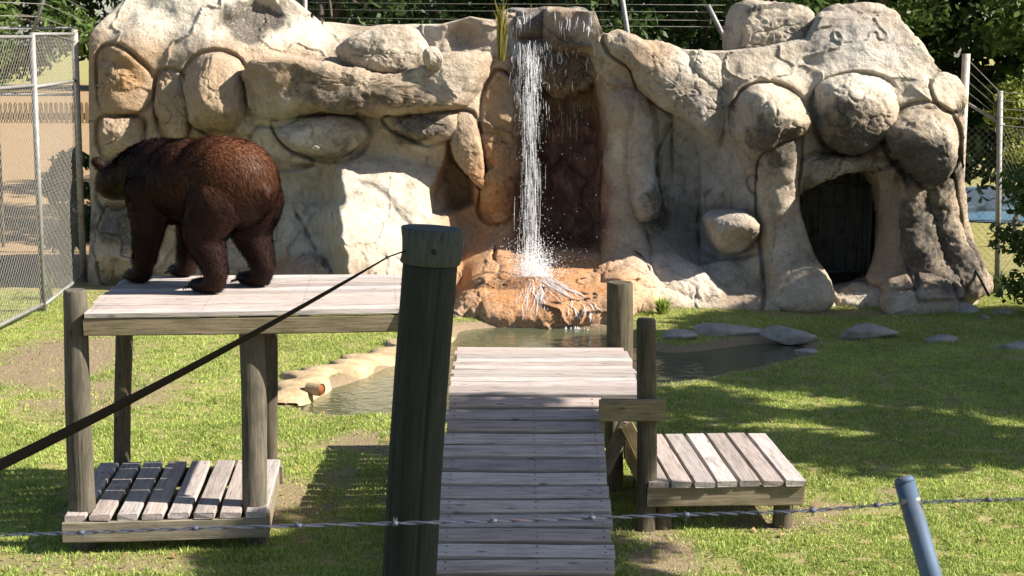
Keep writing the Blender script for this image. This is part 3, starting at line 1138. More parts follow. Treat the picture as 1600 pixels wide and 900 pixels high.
# den behind the cave mouth
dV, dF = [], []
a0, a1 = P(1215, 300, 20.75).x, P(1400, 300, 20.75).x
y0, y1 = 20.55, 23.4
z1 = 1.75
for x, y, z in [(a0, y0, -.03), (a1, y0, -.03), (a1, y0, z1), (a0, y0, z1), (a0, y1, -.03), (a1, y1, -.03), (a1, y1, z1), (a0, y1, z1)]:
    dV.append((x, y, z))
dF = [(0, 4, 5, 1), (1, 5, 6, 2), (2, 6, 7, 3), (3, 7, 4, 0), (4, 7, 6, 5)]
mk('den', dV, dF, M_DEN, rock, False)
gate = thing('den_gate', 'dark barred metal gate inside the cave mouth', 'gate', P(1330, 440, 20.95))
for bx in (1262, 1283, 1304, 1325, 1340, 1356):
    p = P(bx, 300, 20.95)
    MB().tube([(p.x, 20.95, .0), (p.x, 20.95, 1.5)], .014, 8).build('bar', M_GATE, gate)
for bz in (.25, 1.35):
    MB().tube([(a0 + .05, 20.95, bz), (a1 - .05, 20.95, bz)], .018, 8).build('rail', M_GATE, gate)


# ================================================================= WATERFALL
def strip_water(n, x0, x1, ytop_px, ybot_px, Y0, Y1, seed, wmax=.012):
    r = random.Random(seed)
    V, Fc = [], []
    for i in range(n):
        px = r.gauss((x0 + x1) / 2, (x1 - x0) / 4.2)
        a = r.random() ** .8
        ln = r.uniform(.02, .17)
        u0, u1 = a, min(1.0, a + ln)
        w = r.uniform(.0008, wmax) * (1.25 if u0 < .3 else 1)
        ax = r.uniform(-.3, .3)
        pts = []
        for u in (u0, (u0 + u1) / 2, u1):
            y = ytop_px + (ybot_px - ytop_px) * u
            Yd = Y0 + (Y1 - Y0) * math.sqrt(u) + r.uniform(-.03, .03)
            p = P(px + 6 * math.sin(u * 4 + i) * .5 + (px - (x0 + x1) / 2) * .25 * u, y, Yd)
            pts.append(p)
        o = len(V)
        for j, p in enumerate(pts):
            ww = w * (.4, 1, .3)[j]
            V += [(p.x - ww, p.y + ww * ax, p.z), (p.x + ww, p.y - ww * ax, p.z), (p.x, p.y - ww * 1.2, p.z)]
        for j in range(2):
            b = o + j * 3
            for k in range(3):
                k2 = (k + 1) % 3
                Fc.append((b + k, b + k2, b + 3 + k2, b + 3 + k))
        Fc += [(o, o + 2, o + 1), (o + 6, o + 7, o + 8)]
    return V, Fc


def drops(n, fn, seed, size=(.004, .014)):
    r = random.Random(seed)
    V, Fc = [], []
    for i in range(n):
        c = fn(r)
        s = r.uniform(*size)
        o = len(V)
        for d in ((1, 0, 0), (-1, 0, 0), (0, 1, 0), (0, -1, 0), (0, 0, 1.5), (0, 0, -1.5)):
            V.append((c.x + d[0] * s, c.y + d[1] * s, c.z + d[2] * s))
        for a, b, cc in ((0, 2, 4), (2, 1, 4), (1, 3, 4), (3, 0, 4), (2, 0, 5), (1, 2, 5), (3, 1, 5), (0, 3, 5)):
            Fc.append((o + a, o + b, o + cc))
    return V, Fc


bpy.context.view_layer.update()
_dg = bpy.context.evaluated_depsgraph_get()
_org = Vector((0, 0, CH))


def hit(px, py):
    d = (P(px, py, 10) - _org).normalized()
    ok, loc, nrm, *_ = SC.ray_cast(_dg, _org, d)
    return (loc, nrm) if ok else (P(px, py, 20), Vector((0, -1, 0)))


def film(n, fn, seed, w=(.003, .009), steps=4):
    """threads of water running over the rock surface; fn(r) -> list of photo points"""
    r = random.Random(seed)
    V, Fc = [], []
    for i in range(n):
        line = fn(r)
        pts = []
        for (x, y) in line:
            l, nr_ = hit(x, y)
            if l.y > 18:
                pts.append(l + nr_ * .012)
        if len(pts) < 2 or max((pts[k + 1] - pts[k]).length for k in range(len(pts) - 1)) > .35:
            continue
        ww = r.uniform(*w)
        v, f = tube_data(pts, [ww * (.5 if k in (0, len(pts) - 1) else r.uniform(.7, 1.3)) for k in range(len(pts))], 4, flat=.5)
        o = len(V)
        V += v
        Fc += [tuple(q + o for q in g) for g in f]
    return V, Fc


def run(x, y, dx, dy, n, r, j=1.5):
    return [(x + dx * k / n + r.gauss(0, j), y + dy * k / n) for k in range(n + 1)]


wf = MB()
wf.add(strip_water(400, 816, 841, 66, 425, 20.2, 19.75, 1, .0030))
wf.add(strip_water(260, 803, 850, 62, 190, 20.2, 20.0, 8, .0028))
wf.add(drops(1300, lambda r: P(r.gauss(829, 9), r.uniform(80, 430), r.uniform(19.7, 20.1)), 5, (.0015, .005)))
wf.add(drops(3000, lambda r: P(r.gauss(834, 14), 432 - abs(r.gauss(0, 22)), r.uniform(19.2, 19.7)), 6, (.0018, .0065)))
wf.add(drops(1000, lambda r: P(r.gauss(838, 30), 440 - abs(r.gauss(0, 36)), r.uniform(19.0, 19.8)), 9, (.0015, .0045)))
wf.add(drops(60, lambda r: P(r.uniform(800, 935), r.uniform(90, 420), r.uniform(20.0, 20.4)), 7, (.0015, .004)))
wf.add(film(30, lambda r: run(r.choice([r.uniform(796, 830), r.uniform(868, 925)]), r.uniform(18, 45), 0, r.uniform(8, 22), 3, r, .8), 11, (.002, .007)))
wf.add(film(230, lambda r: run(min(935, 800 + abs(r.gauss(0, 46))), r.uniform(64, 130), 0, r.uniform(3, 16), 3, r, 1.0), 12, (.002, .008)))
wf.add(film(60, lambda r: run(r.uniform(805, 925), r.uniform(120, 200), 0, r.uniform(5, 40), 3, r, .8), 13, (.0015, .004)))
wf.add(film(26, lambda r: run(r.gauss(845, 6), r.uniform(425, 440), r.uniform(40, 75), r.uniform(22, 44), 9, r, 1.6), 15, (.0015, .005)))
wf.add(film(24, lambda r: run(r.gauss(830, 10), r.uniform(440, 460), r.uniform(-6, 6), r.uniform(15, 45), 6, r, 1.6), 16, (.0015, .004)))
wf.add(film(20, lambda r: run(r.uniform(880, 930), r.uniform(465, 490), r.uniform(-6, 10), r.uniform(10, 22), 4, r, 1.2), 18, (.002, .006)))
tag(wf.build('waterfall', M_FOAM, None, False), 'thin white stream of water falling down the dark rock niche', 'waterfall', kind='structure')
fr = MB()
for cx, cy, rx, n in ((830, 507, 30, 90), (900, 511, 22, 50)):
    fr.add(drops(n, lambda r: G(cx + r.gauss(0, rx / 2), cy + r.gauss(0, 1.6), -.06), cx, (.006, .018)))
tag(fr.build('splash_foam', M_FOAM, None, False), 'white splash foam where the falls meet the pond', 'foam', kind='stuff')

# ================================================================= TIMBER PLATFORMS
ZU = Vector((0, 0, 1))
PW = .143                                   # board pitch


def frame(p_front_left, ang):
    ux = Vector((math.cos(ang), math.sin(ang), 0))
    uy = Vector((-math.sin(ang), math.cos(ang), 0))
    o = Vector(p_front_left)
    return lambda a, b, z: Vector((o.x, o.y, 0)) + ux * a + uy * b + ZU * z


# --- tall climbing platform on the left
ZD = 1.5
fl = G(133, 487, ZD)
A1 = R(4.5)
L = frame((fl.x, fl.y, 0), A1)
tower = thing('climbing_platform', 'two-tier timber platform on round posts with the bear on top', 'platform', L(.8, .5, 0))
TW = 1.93
NB = 11
TD = PW * NB - .04


def joined(name, parts, mat, parent):
    """a frame of several timbers as one mesh"""
    V, Fc = [], []
    for p0, p1, w, t, up in parts:
        p0, p1 = Vector(p0), Vector(p1)
        _bs[0] += 1
        me = board_mesh((p1 - p0).length, w, t, seed=_bs[0])
        M = axes(p0, p1, up)
        M.translation = (p0 + p1) / 2
        o = len(V)
        V += [(M @ v.co)[:] for v in me.vertices]
        Fc += [tuple(i + o for i in f.vertices) for f in me.polygons]
        bpy.data.meshes.remove(me)
    return mk(name, V, Fc, mat, parent, False)


uf = joined('upper_frame', [(L(a, .03, ZD - .095), L(a, TD - .09, ZD - .095), .038, .11, ZU) for a in (.04, .7, 1.3, TW - .05)], M_FASCIA, tower)
for i in range(NB):
    b = PW * (i + .5) - .03
    board('board', L(0 + random.uniform(-.012, .012), b, ZD - .019), L(TW + random.uniform(-.012, .012), b, ZD - .019), .129, .038, M_DECK, uf)
board('fascia', L(-.01, .0, ZD - .095), L(TW - .02, .0, ZD - .095), .038, .105, M_FASCIA, tower)
board('fascia', L(.0, TD - .06, ZD - .095), L(TW - .02, TD - .06, ZD - .095), .038, .105, M_FASCIA, tower)
post('post', L(-.075, .085, -.2), L(-.075, .085, ZD + .125), .078, .072, M_POST, tower, 72, 12, cracks=7)
post('post', L(-.04, TD - .12, -.2), L(.02, TD - .12, ZD - .03), .062, .058, M_POST, tower, 72, 12, cracks=7)
post('post', L(.985, .11, -.2), L(.985, .11, ZD - .045), .077, .073, M_POST, tower, 72, 12, cracks=7)
post('post', L(.98, TD - .12, -.2), L(1.0, TD - .12, ZD - .045), .064, .06, M_POST, tower, 72, 12, cracks=7)
# bracket at the right end
MB().tube([L(TW + .005, -.02, ZD + .0), L(TW + .012, -.03, ZD - .05), L(TW + .004, -.02, ZD - .13)], [.018, .026, .02], 8).build('bracket', M_GALV, tower)
# low tier
ZL = .245
lw, ld = 1.40, 1.26
lx0 = -.18
x1 = lx0 + .158 * 8
lfm = joined('lower_frame', [(L(a, -.02, ZL - .11), L(a, ld - .06, ZL - .11), .04, .14, ZU) for a in (lx0 + .03, x1 - .03, .55)], M_FASCIA, tower)
for i in range(8):
    a = lx0 + .158 * (i + .5)
    board('board', L(a, -.06, ZL - .019), L(a + random.uniform(-.01, .01), ld, ZL - .019), .127, .038, M_DECK, lfm)
x1 = lx0 + .158 * 8
board('fascia', L(lx0, -.045, ZL - .105), L(x1, -.045, ZL - .105), .04, .13, M_FASCIA, tower)
board('fascia', L(lx0, ld - .03, ZL - .105), L(x1, ld - .03, ZL - .105), .04, .13, M_FASCIA, tower)

def nails(pts, normal, parent):
    V, Fc = [], []
    for p in pts:
        b = len(V)
        q = Vector(p) + Vector(normal) * .0012
        n_ = Vector(normal)
        a = n_.cross(Vector((0, 1, 0))).normalized()
        c = n_.cross(a)
        for k in range(6):
            an = k * math.pi / 3
            V.append((q + (a * math.cos(an) + c * math.sin(an)) * .0055)[:])
        V.append((q + n_ * .0015)[:])
        for k in range(6):
            Fc.append((b + k, b + (k + 1) % 6, b + 6))
    o = mk('nail_heads', V, Fc, M_BLACK, parent, False)
    o['kind'] = 'stuff'


nails([L(a, PW * (i + .5) - .03 + d, ZD) for i in range(NB) for a in (.04, .7, 1.3, TW - .05) for d in (-.035, .035)], (0, 0, 1), uf)
nails([L(lx0 + .158 * (i + .5) + d, b, ZL) for i in range(8) for b in (.02, ld - .08) for d in (-.035, .035)], (0, 0, 1), lfm)

# --- ramp and deck in the middle
RX0, RX1 = -.42, .575
r_bot = Vector((0, 8.55, .11))
r_top = Vector((0, 10.72, .80))
walk = thing('ramp_walkway', 'plank ramp rising to a square deck beside the pond', 'walkway', (.15, 10.7, 0))
ramp_dir = (r_top - r_bot).normalized()
ramp_n = Vector((0, -ramp_dir.z, ramp_dir.y))
rl = (r_top - r_bot).length
nb = 15
rfm = joined('ramp_frame', [(r_bot + Vector((x, 0, 0)) - ramp_n * .085, r_top + Vector((x, 0, 0)) - ramp_n * .085, .04, .12, ramp_n) for x in (RX0 + .05, .14, RX1 - .05)], M_FASCIA, walk)
for i in range(nb):
    c = r_bot + ramp_dir * (rl / nb * (i + .5)) + ramp_n * random.uniform(-.003, .003)
    s = .02 * (1 - i / nb)
    board('board', c + Vector((RX0 - s + random.uniform(-.01, .01), 0, 0)), c + Vector((RX1 + random.uniform(-.01, .01), 0, 0)), .119, .036, M_DECK, rfm, up=ramp_n)
nails([r_bot + ramp_dir * (rl / nb * (i + .5) + d) + Vector((x, 0, 0)) + ramp_n * .020 for i in range(nb) for x in (RX0 + .05, .14, RX1 - .05) for d in (-.03, .03)], ramp_n, rfm)
DZ = .825
dx0, dx1 = -.42, .868
dy0 = 10.74
dy1 = dy0 + PW * 12
dfm = joined('deck_frame', [((dx0 + .02, y, DZ - .11), (dx1 - .02, y, DZ - .11), .04, .14, ZU) for y in (dy0 + .06, (dy0 + dy1) / 2, dy1 - .06)] + [((x, dy0 + .09, DZ - .11), (x, dy1 - .09, DZ - .11), .038, .12, ZU) for x in (dx0 + .06, .2, dx1 - .06)], M_FASCIA, walk)
for i in range(12):
    y = dy0 + PW * (i + .5)
    inset = .03 if i == 11 else 0
    board('board', (dx0 + random.uniform(-.012, .012), y, DZ - .019), (dx1 - inset + random.uniform(-.012, .012), y, DZ - .019), .130, .038, M_DECK, dfm)
bz = DZ - .09
bL, bR = G(940, 645, bz), G(1041, 645, bz)
board('cross_beam', (.56, 10.30, .815), (.965, 10.30, .815), .045, .135, M_FASCIA, walk)
post('post', (.86, 10.40, -.2), (.855, 10.40, 1.385), .062, .057, M_POST, walk, 72, 12, cracks=7)
pb = P(967, 500, 12.56)
post('post', (pb.x + .01, 12.56, -.5), (pb.x, 12.56, 1.31), .105, .10, M_POST, walk, 72, 12, cracks=7)
post('post', (.72, 11.35, -.2), (.72, 11.35, DZ - .05), .055, .055, M_POST, walk, 72, 12, cracks=7)
post('post', (dx0 + .1, 12.3, -.5), (dx0 + .1, 12.3, DZ - .05), .075, .07, M_POST, walk, 72, 12, cracks=7)
post('post', (dx0 + .1, 10.95, -.2), (dx0 + .1, 10.95, DZ - .05), .07, .07, M_POST, walk, 72, 12, cracks=7)
board('brace', (.60, 10.62, .33), (.74, 10.62, .66), .035, .09, M_FASCIA, walk, up=Vector((-1, 0, .5)))
board('brace', (.74, 10.58, .66), (.86, 10.58, .42), .035, .09, M_FASCIA, walk, up=Vector((1, 0, .5)))

# --- low table platform on the right
ZT = .34
tl, tr, bl, br = G(1030, 676, ZT), G(1197, 676, ZT), G(1018, 750, ZT), G(1262, 750, ZT)
table = thing('low_platform', 'low square timber platform with lengthwise planks right of the ramp', 'platform', ((bl + br) / 2) * 1)
WL[table.name] = Vector(table.location)
dirv = (tr - br).normalized()
perp = Vector((dirv.y, -dirv.x, 0))
dep = (tr - br).length
for i in range(7):
    o = br - perp * (.148 * (i + .5) + .0)
    board('board', o + ZU * -.019 + dirv * random.uniform(-.01, .01), o + dirv * (dep + random.uniform(-.01, .01)) - ZU * .019, .131, .038, M_DECK, table)
tw = .148 * 7
f0 = br - perp * tw
board('fascia', f0 + dirv * .03 - ZU * .105, br - perp * .03 + dirv * .03 - ZU * .105, .04, .13, M_FASCIA, table)
board('fascia', f0 + dirv * (dep - .03) - ZU * .105, br + dirv * (dep - .03) - ZU * .105, .04, .13, M_FASCIA, table)
for s in (.02, tw - .03):
    board('side_rail', br - perp * s + dirv * .06 - ZU * .11, br - perp * s + dirv * (dep - .06) - ZU * .11, .04, .13, M_FASCIA, table)
for s in (.13, tw - .12):
    for d in (.12, dep - .14):
        c = br - perp * s + dirv * d
        post('leg', (c.x, c.y, -.15), (c.x, c.y, ZT - .05), .062, .06, M_POST, table, 16, 4)

# --- big dark post in the foreground with its strap
YP = 8.3
pt, pbm = P(676, 356, YP), P(640, 900, YP)
dirp = (pt - pbm).normalized()
base = pbm + dirp * (-(pbm.z + .3) / dirp.z)
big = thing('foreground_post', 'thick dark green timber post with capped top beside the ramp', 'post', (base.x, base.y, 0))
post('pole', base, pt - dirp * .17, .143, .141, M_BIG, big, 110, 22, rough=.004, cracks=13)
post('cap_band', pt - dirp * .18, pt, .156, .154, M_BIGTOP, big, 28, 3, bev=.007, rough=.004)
bc = P(678, 394, YP - .158)
MB().tube([bc + Vector((0, .03, 0)), bc + Vector((0, -.004, 0))], .015, 12).build('bolt_hole', M_BLACK, big)

s0 = P(633, 392, YP - .1)
s1 = P(-40, 728, YP - .35)
s2 = s1 + (s1 - s0) * .62
pts = []
for i in range(41):
    u = i / 40
    p = s0.lerp(s2, u)
    p.z += -.10 * 4 * u * (1 - u) * .8 + .02
    pts.append(p)
pts[0] = s0
rad = [.011 + .017 * smooth(0, .12, np.float64(i / 40)) for i in range(41)]
strap = MB().tube(pts, rad, 10, flat=.32, twist=2.6).build('strap', M_STRAP)
tag(strap, 'dark strap slanting from the tall foreground post down to the lower left', 'strap')

# ================================================================= POND EDGE
rim_pts = [(452, 628), (470, 600), (500, 584), (545, 573), (590, 558), (640, 541), (690, 524)]
rp = open_curve(np.array([list(G(x, y)) for x, y in rim_pts]), 60)
rv, rf = [], []
nprof = 12
for i in range(60):
    p = Vector(rp[i])
    t = (Vector(rp[min(i + 1, 59)]) - Vector(rp[max(i - 1, 0)])).normalized()
    sd_ = Vector((t.y, -t.x, 0))
    e = math.sin(math.pi * min(1, (i + 1) / 9) / 2) * math.sin(math.pi * min(1, (60 - i) / 9) / 2)
    for k in range(nprof):
        u = k / (nprof - 1)
        off = (-.24 - .10 * math.sin(i * .9) * (1 - u) - .06 * math.sin(i * .37 + 1) + .46 * u) * (.5 + .5 * e)
        zz = (.055 * math.sin(math.pi * u) ** .5 - (.10 if u == 1 else 0) - (.05 if u == 0 else 0)) * e - .01
        q = p + sd_ * off
        rv.append((q.x, q.y, zz + float(0)))
rv = np.array(rv)
rv[:, 2] += fbm(rv * np.array([3, 3, 0]), 61, 4) * .03
rv[:, :2] += (fbm(rv * 5, 62, 3) * .04)[:, None]
rf = grid_faces(60, nprof, False)[:, ::-1]
tag(mk('pond_rim', rv, rf, M_RIM), kind='structure')
pp = G(498, 612, .02)
pipe = thing('drain_pipe', 'short rusty-mouthed drain pipe poking through the pond rim', 'pipe', pp)
MB().tube([pp + Vector((-.10, .05, .02)), pp + Vector((.03, -.02, .02))], .058, 16, cap=False).build('pipe_wall', M_RIM, pipe)
MB().tube([pp + Vector((-.1, .05, .02)), pp + Vector((.022, -.017, .02))], .048, 16).build('rusty_mouth', metal_mat('rust', (.20, .065, .02), .8, .1), pipe)


def stone(label, px, py, w, h, seed, d=None):
    g = G(px, py)
    pm = F / g.y
    ww, hh, dd = w / pm, h / pm, (d or w * .7) / pm
    bm = bmesh.new()
    bmesh.ops.create_icosphere(bm, subdivisions=4, radius=1)
    Vs = np.array([v.co[:] for v in bm.verts])
    Vs = np.sign(Vs) * np.abs(Vs) ** .8
    Vs = Vs * (1 + .28 * fbm(Vs * 1.3 + seed, seed, 3) + .07 * fbm(Vs * 4 + seed, seed, 3))[:, None]
    rr_ = np.random.default_rng(seed + 500)
    for _ in range(9):
        n_ = rr_.normal(size=3)
        n_ /= np.linalg.norm(n_)
        d_ = Vs @ n_
        Vs = Vs - np.maximum(d_ - rr_.uniform(.5, .9), 0)[:, None] * n_ * .9
    Vs = Vs * (1 + .05 * fbm(Vs * 6 + seed, seed + 3, 3))[:, None]
    Vs = Vs * np.array([ww / 2, dd / 2, hh / 1.7]) * 1.1 - np.array([0, 0, hh * .12]) + np.array([0, 0, hh * .22])
    fs = [[v.index for v in f.verts] for f in bm.faces]
    bm.free()
    o = link('stone', newmesh('stone', Vs, fs), M_STONE, None, True, loc=(g.x, g.y, 0))
    return tag(o, label, 'stone', 'stones along the pond and the shaded lawn')


stone('long flat grey stone along the far edge of the pond', 1140, 522, 130, 26, 1, 40)
stone('grey stone at the right tip of the pond', 1232, 528, 84, 26, 2, 40)
stone('small pale stone at the near corner of the pond tip', 1258, 552, 34, 12, 3)
stone('flat grey stone in the shaded lawn, first right of the pond', 1358, 524, 88, 24, 4, 40)
stone('low flat stone in the shaded lawn, second right of the pond', 1470, 532, 50, 14, 5, 30)
stone('dark low stone at the right edge of the photo', 1585, 545, 56, 18, 6, 30)
stone('round pale stone on the shaded grass below the cave', 1510, 489, 36, 22, 7)
stone('pale stone near the right fence, beside the shrub', 1572, 492, 34, 16, 8)
stone('small stone between the round pale stone and the shrub', 1540, 498, 16, 10, 9)
stone('dark wet stone at the pond edge under the mossy bank', 1062, 528, 50, 18, 10)


# ================================================================= VEGETATION
def leaf_cloud(centers, radii, n, size, seed, flatten=.8):
    r = np.random.default_rng(seed)
    centers = np.asarray(centers, float)
    radii = np.asarray(radii, float)
    k = r.integers(0, len(centers), n)
    d = r.normal(size=(n, 3))
    d /= np.linalg.norm(d, axis=1)[:, None]
    rad = r.random(n) ** .45
    c = centers[k] + d * rad[:, None] * radii[k][:, None] * np.array([1, 1, flatten])
    nrm = d * .6 + r.normal(size=(n, 3)) * .8 + np.array([0, 0, .5])
    nrm /= np.linalg.norm(nrm, axis=1)[:, None]
    t = np.cross(nrm, r.normal(size=(n, 3)))
    t /= np.linalg.norm(t, axis=1)[:, None]
    b = np.cross(nrm, t)
    s = size * r.uniform(.6, 1.35, n)[:, None]
    V = np.stack([c - t * s, c + b * s * .45 + nrm * s * .12, c + t * s, c - b * s * .45 + nrm * s * .12], 1).reshape(-1, 3)
    return V, np.arange(4 * n).reshape(-1, 4)


def tree(name, label, x, y, h, crown_c, crown_r, nclump, nleaf, size, seed, mat=None, group=None, trunk_r=.14, cat='tree', clump=(.35, .75)):
    r = random.Random(seed)
    o = thing(name, label, cat, (x, y, 0), group)
    cc = Vector(crown_c)
    tr = MB()
    top = Vector((cc.x, cc.y, cc.z))
    pts = [Vector((x, y, -.1)).lerp(top, u) + Vector((r.uniform(-.08, .08), r.uniform(-.08, .08), 0)) * (1 if 0 < u < 1 else 0) for u in (0, .25, .5, .75, 1)]
    tr.tube(pts, [trunk_r, trunk_r * .8, trunk_r * .65, trunk_r * .5, trunk_r * .3], 10)
    cs, rs = [], []
    for i in range(nclump):
        while True:
            d = Vector((r.uniform(-1, 1), r.uniform(-1, 1), r.uniform(-1, 1)))
            if d.length < 1:
                break
        if d.length > .2:
            d = d.normalized() * d.length ** .6
        c = cc + Vector((d.x * crown_r[0], d.y * crown_r[1], d.z * crown_r[2]))
        cs.append(c[:])
        rs.append(r.uniform(*clump))
        if i % 3 == 0:
            st = pts[2].lerp(pts[4], r.random())
            mid = st.lerp(c, .5) + Vector((0, 0, .15))
            tr.tube([st, mid, c], [trunk_r * .35, trunk_r * .22, .012], 5)
    tr.build('trunk', M_BARK, o)
    V, Fq = leaf_cloud(cs, rs, nleaf, size, seed)
    mk('crown', V, Fq, mat or M_LEAF, o, False)
    return o


GRP = 'trees behind the rock wall'
spots = [(-19.5, 62.0, 'leafy green tree behind the far left corner of the fence', M_LEAF2), (-2.9, 26.0, 'dark tree behind the white fence post over the left rocks', M_LEAF),
         (-1.4, 28.5, 'dark tree behind the grass tuft at the top of the falls', M_LEAF), (1.0, 27.5, 'dark tree just right of the top of the waterfall', M_LEAF), (3.2, 28.5, 'dark tree behind the square boulder on the right rocks', M_LEAF),
         (5.6, 27.6, 'green tree behind the sloping right shoulder of the rocks', M_LEAF2), (9.5, 29.0, 'large green tree in the top right corner above the fence', M_LEAF2), (10.6, 31.0, 'green tree at the right edge behind the yellow bush', M_LEAF2)]
for i, (x, y, lab, m) in enumerate(spots):
    if y > 50:
        tree('leafy_tree', lab, x, y, 8, (x, y, 6.0), (4.5, 2.5, 4.2), 60, 12000, .16, 100 + i, m, GRP, .25, clump=(.7, 1.3))
        continue
    tree('leafy_tree', lab, x, y, 8, (x, y, 4.6), (1.9, 1.4, 3.0), 46, 11000, .085, 100 + i, m, GRP)
for i in range(6):
    x = 1.0 + i * 2.4
    tree('tall_tree', 'tall dark tree in the back row behind the rock wall', x, 32 + (i % 3), 10, (x, 32 + (i % 3), 4.8), (2.6, 1.4, 4.6), 60, 8000, .16, 140 + i, M_LEAF, 'back row of tall trees', .25, clump=(.7, 1.4))
for i, (x, y) in enumerate(((-28, 70), (-22.5, 72), (-15.5, 70), (-12, 66), (-8, 68), (-3.5, 66), (1, 68))):
    tree('far_tree', ('dark far tree beyond the left fence, nearest the left edge', 'dark far tree beyond the left fence, second from the edge', 'dark far tree beyond the left fence, third from the edge', 'dark far tree beyond the left fence, close to the rock hump', 'far tree showing above the left hump of the rocks', 'far tree showing above the middle of the left rocks', 'far tree showing above the rocks just left of the falls')[i], x, y, 12, (x, y, 6.5), (4.2, 2.4, 5.0), 60, 9000, .2, 180 + i, M_LEAF, 'far trees beyond the left fence', .3, clump=(.9, 1.6))
# understory
tree('yellow_bush', 'bright yellow-green bush beyond the right fence', 7.75, 25.5, 3, (7.95, 25.5, 2.0), (.55, .5, .75), 16, 2600, .05, 160, M_LEAFY, None, .05, 'bush', (.2, .4))
tree('leafy_shrub', 'dark leafy shrub at the right edge by the fence foot', 5.95, 18.9, 2, (6.1, 18.9, .95), (.42, .4, .85), 16, 2400, .06, 161, M_LEAF2, None, .03, 'shrub', (.16, .3))
tree('leafy_shrub', 'dark shrub behind the chain-link fence left of the bear', -6.2, 23.3, 2, (-6.2, 23.3, .85), (.35, .35, .75), 12, 1500, .07, 162, M_LEAF, None, .03, 'shrub', (.16, .3))
# shade trees standing right of the frame
tree('shade_tree', 'broad tree off to the right shading the lawn before the cave', 11.4, 15.4, 7, (11.6, 15.7, 5.0), (3.3, 2.5, 1.7), 110, 56000, .13, 170, M_LEAF2, 'trees right of the enclosure', .2, clump=(.55, 1.0))
tree('shade_tree', 'open-crowned tree off to the right dappling the middle lawn', 9.9, 11.9, 7, (10.0, 12.25, 5.1), (3.0, 1.3, 1.5), 64, 20000, .10, 171, M_LEAF2, 'trees right of the enclosure', .16, clump=(.3, .55))
tree('shade_tree', 'small tree off to the right shading the ramp', 7.6, 7.4, 7, (6.55, 8.4, 5.6), (1.0, 1.15, .55), 46, 15000, .08, 172, M_LEAF2, 'trees right of the enclosure', .12, clump=(.3, .5))
tree('shade_tree', 'small tree off to the right shading the big post', 5.4, 6.1, 7, (4.6, 7.25, 5.5), (1.0, .5, 1.0), 36, 12000, .08, 173, M_LEAF2, 'trees right of the enclosure', .12, clump=(.3, .5))


def blades(name, label, base, n, h, spread, w, seed, mat, cat='plant'):
    r = random.Random(seed)
    V, Fc = [], []
    b = Vector(base)
    for i in range(n):
        a = r.uniform(0, 6.28)
        hh = h * r.uniform(.55, 1.1)
        sp = spread * r.uniform(.1, 1)
        p0 = b + Vector((r.uniform(-.04, .04), r.uniform(-.04, .04), 0))
        p1 = p0 + Vector((math.cos(a) * sp * .35, math.sin(a) * sp * .35, hh * .65))
        p2 = p0 + Vector((math.cos(a) * sp, math.sin(a) * sp, hh * r.uniform(.75, 1)))
        s = Vector((-math.sin(a), math.cos(a), 0)) * w
        o = len(V)
        V += [(p0 - s)[:], (p0 + s)[:], (p1 + s)[:], (p1 - s)[:], p2[:]]
        Fc += [(o, o + 1, o + 2, o + 3), (o + 3, o + 2, o + 4)]
    ob = link(name, newmesh(name, np.array(V) - np.array(b), Fc), mat, None, False, loc=b)
    return tag(ob, label, cat)


M_REED = leaf_mat('reed', (.16, .15, .03), (.30, .26, .07), .3)
blades('grass_tuft', 'tall yellow-green grass tuft hanging left of the waterfall top', P(783, 95, 20.35), 60, .85, .18, .007, 1, M_REED)
blades('grass_tuft', 'small bright tuft of grass on the bank beside the dark post', G(1035, 492), 220, .22, .22, .008, 2, M_GRASS)
blades('strap_leaf_plant', 'spiky plant at the foot of the left fence', G(78, 470), 26, .42, .3, .012, 3, M_LEAF2)
blades('strap_leaf_plant', 'dark spiky plant behind the left fence by the rock corner', (-6.05, 22.4, 0), 40, 1.3, .55, .03, 4, M_LEAF)
blades('weed_tuft', 'weeds at the foot of the right fence post', G(1560, 462), 60, .35, .3, .01, 5, M_LEAF2)


# ================================================================= FENCES
def chain(A, B, z0, z1, pitch=.085, r=.0017):
    A, B = Vector(A), Vector(B)
    d = B - A
    Ln = d.length
    u = d / Ln
    h = z1 - z0
    mb = MB()
    k = -h
    while k < Ln:
        for sgn in (1, -1):
            s0_, s1_ = (k, k + h) if sgn > 0 else (k + h, k)
            t0, t1 = 0.0, 1.0
            dsv = s1_ - s0_
            for lim, side in ((0, 1), (Ln, -1)):
                a = (lim - s0_) / dsv
                if (dsv > 0) == (side > 0):
                    t0 = max(t0, a)
                else:
                    t1 = min(t1, a)
            if t1 - t0 > .01:
                q0 = A + u * (s0_ + dsv * t0) + ZU * (z0 + h * t0)
                q1 = A + u * (s0_ + dsv * t1) + ZU * (z0 + h * t1)
                mb.tube([q0, q1], r, 3, cap=False)
        k += pitch
    return mb


# left fence: runs back along the enclosure's left side, then to the rock
c0 = G(-130, 585)
c1 = G(68, 488)
c2 = G(131, 441)
HL = 2.62
lf = thing('chain_link_fence', 'galvanised chain-link fence on the left with pipe posts and rails', 'fence', c1)
for c, top, r in ((c0, HL + .5, .032), (c1, HL + .62, .036), (c2, HL + .68, .045)):
    MB().tube([(c.x, c.y, -.1), (c.x, c.y, top)], r, 12).build('post', M_GALV if c is not c2 else M_RUSTP, lf)
for a, b in ((c0, c1), (c1, c2)):
    for z in ((.08, HL, HL + .6) if a is c1 else (.08, HL, HL + .55)):
        MB().tube([a + ZU * z, b + ZU * (z + .02)], .020, 8).build('rail', M_GALV, lf)
    m = chain(a, b, .06, HL + .58).build('wire_mesh', M_MESH, lf, False)
    m['kind'] = 'stuff'
MB().tube([c1 + ZU * (HL + .6), c1 + Vector((.15, 0, HL + 1.0)), c1 + Vector((.32, 0, HL + 1.25))], .022, 8).build('arm', M_GALV, lf)
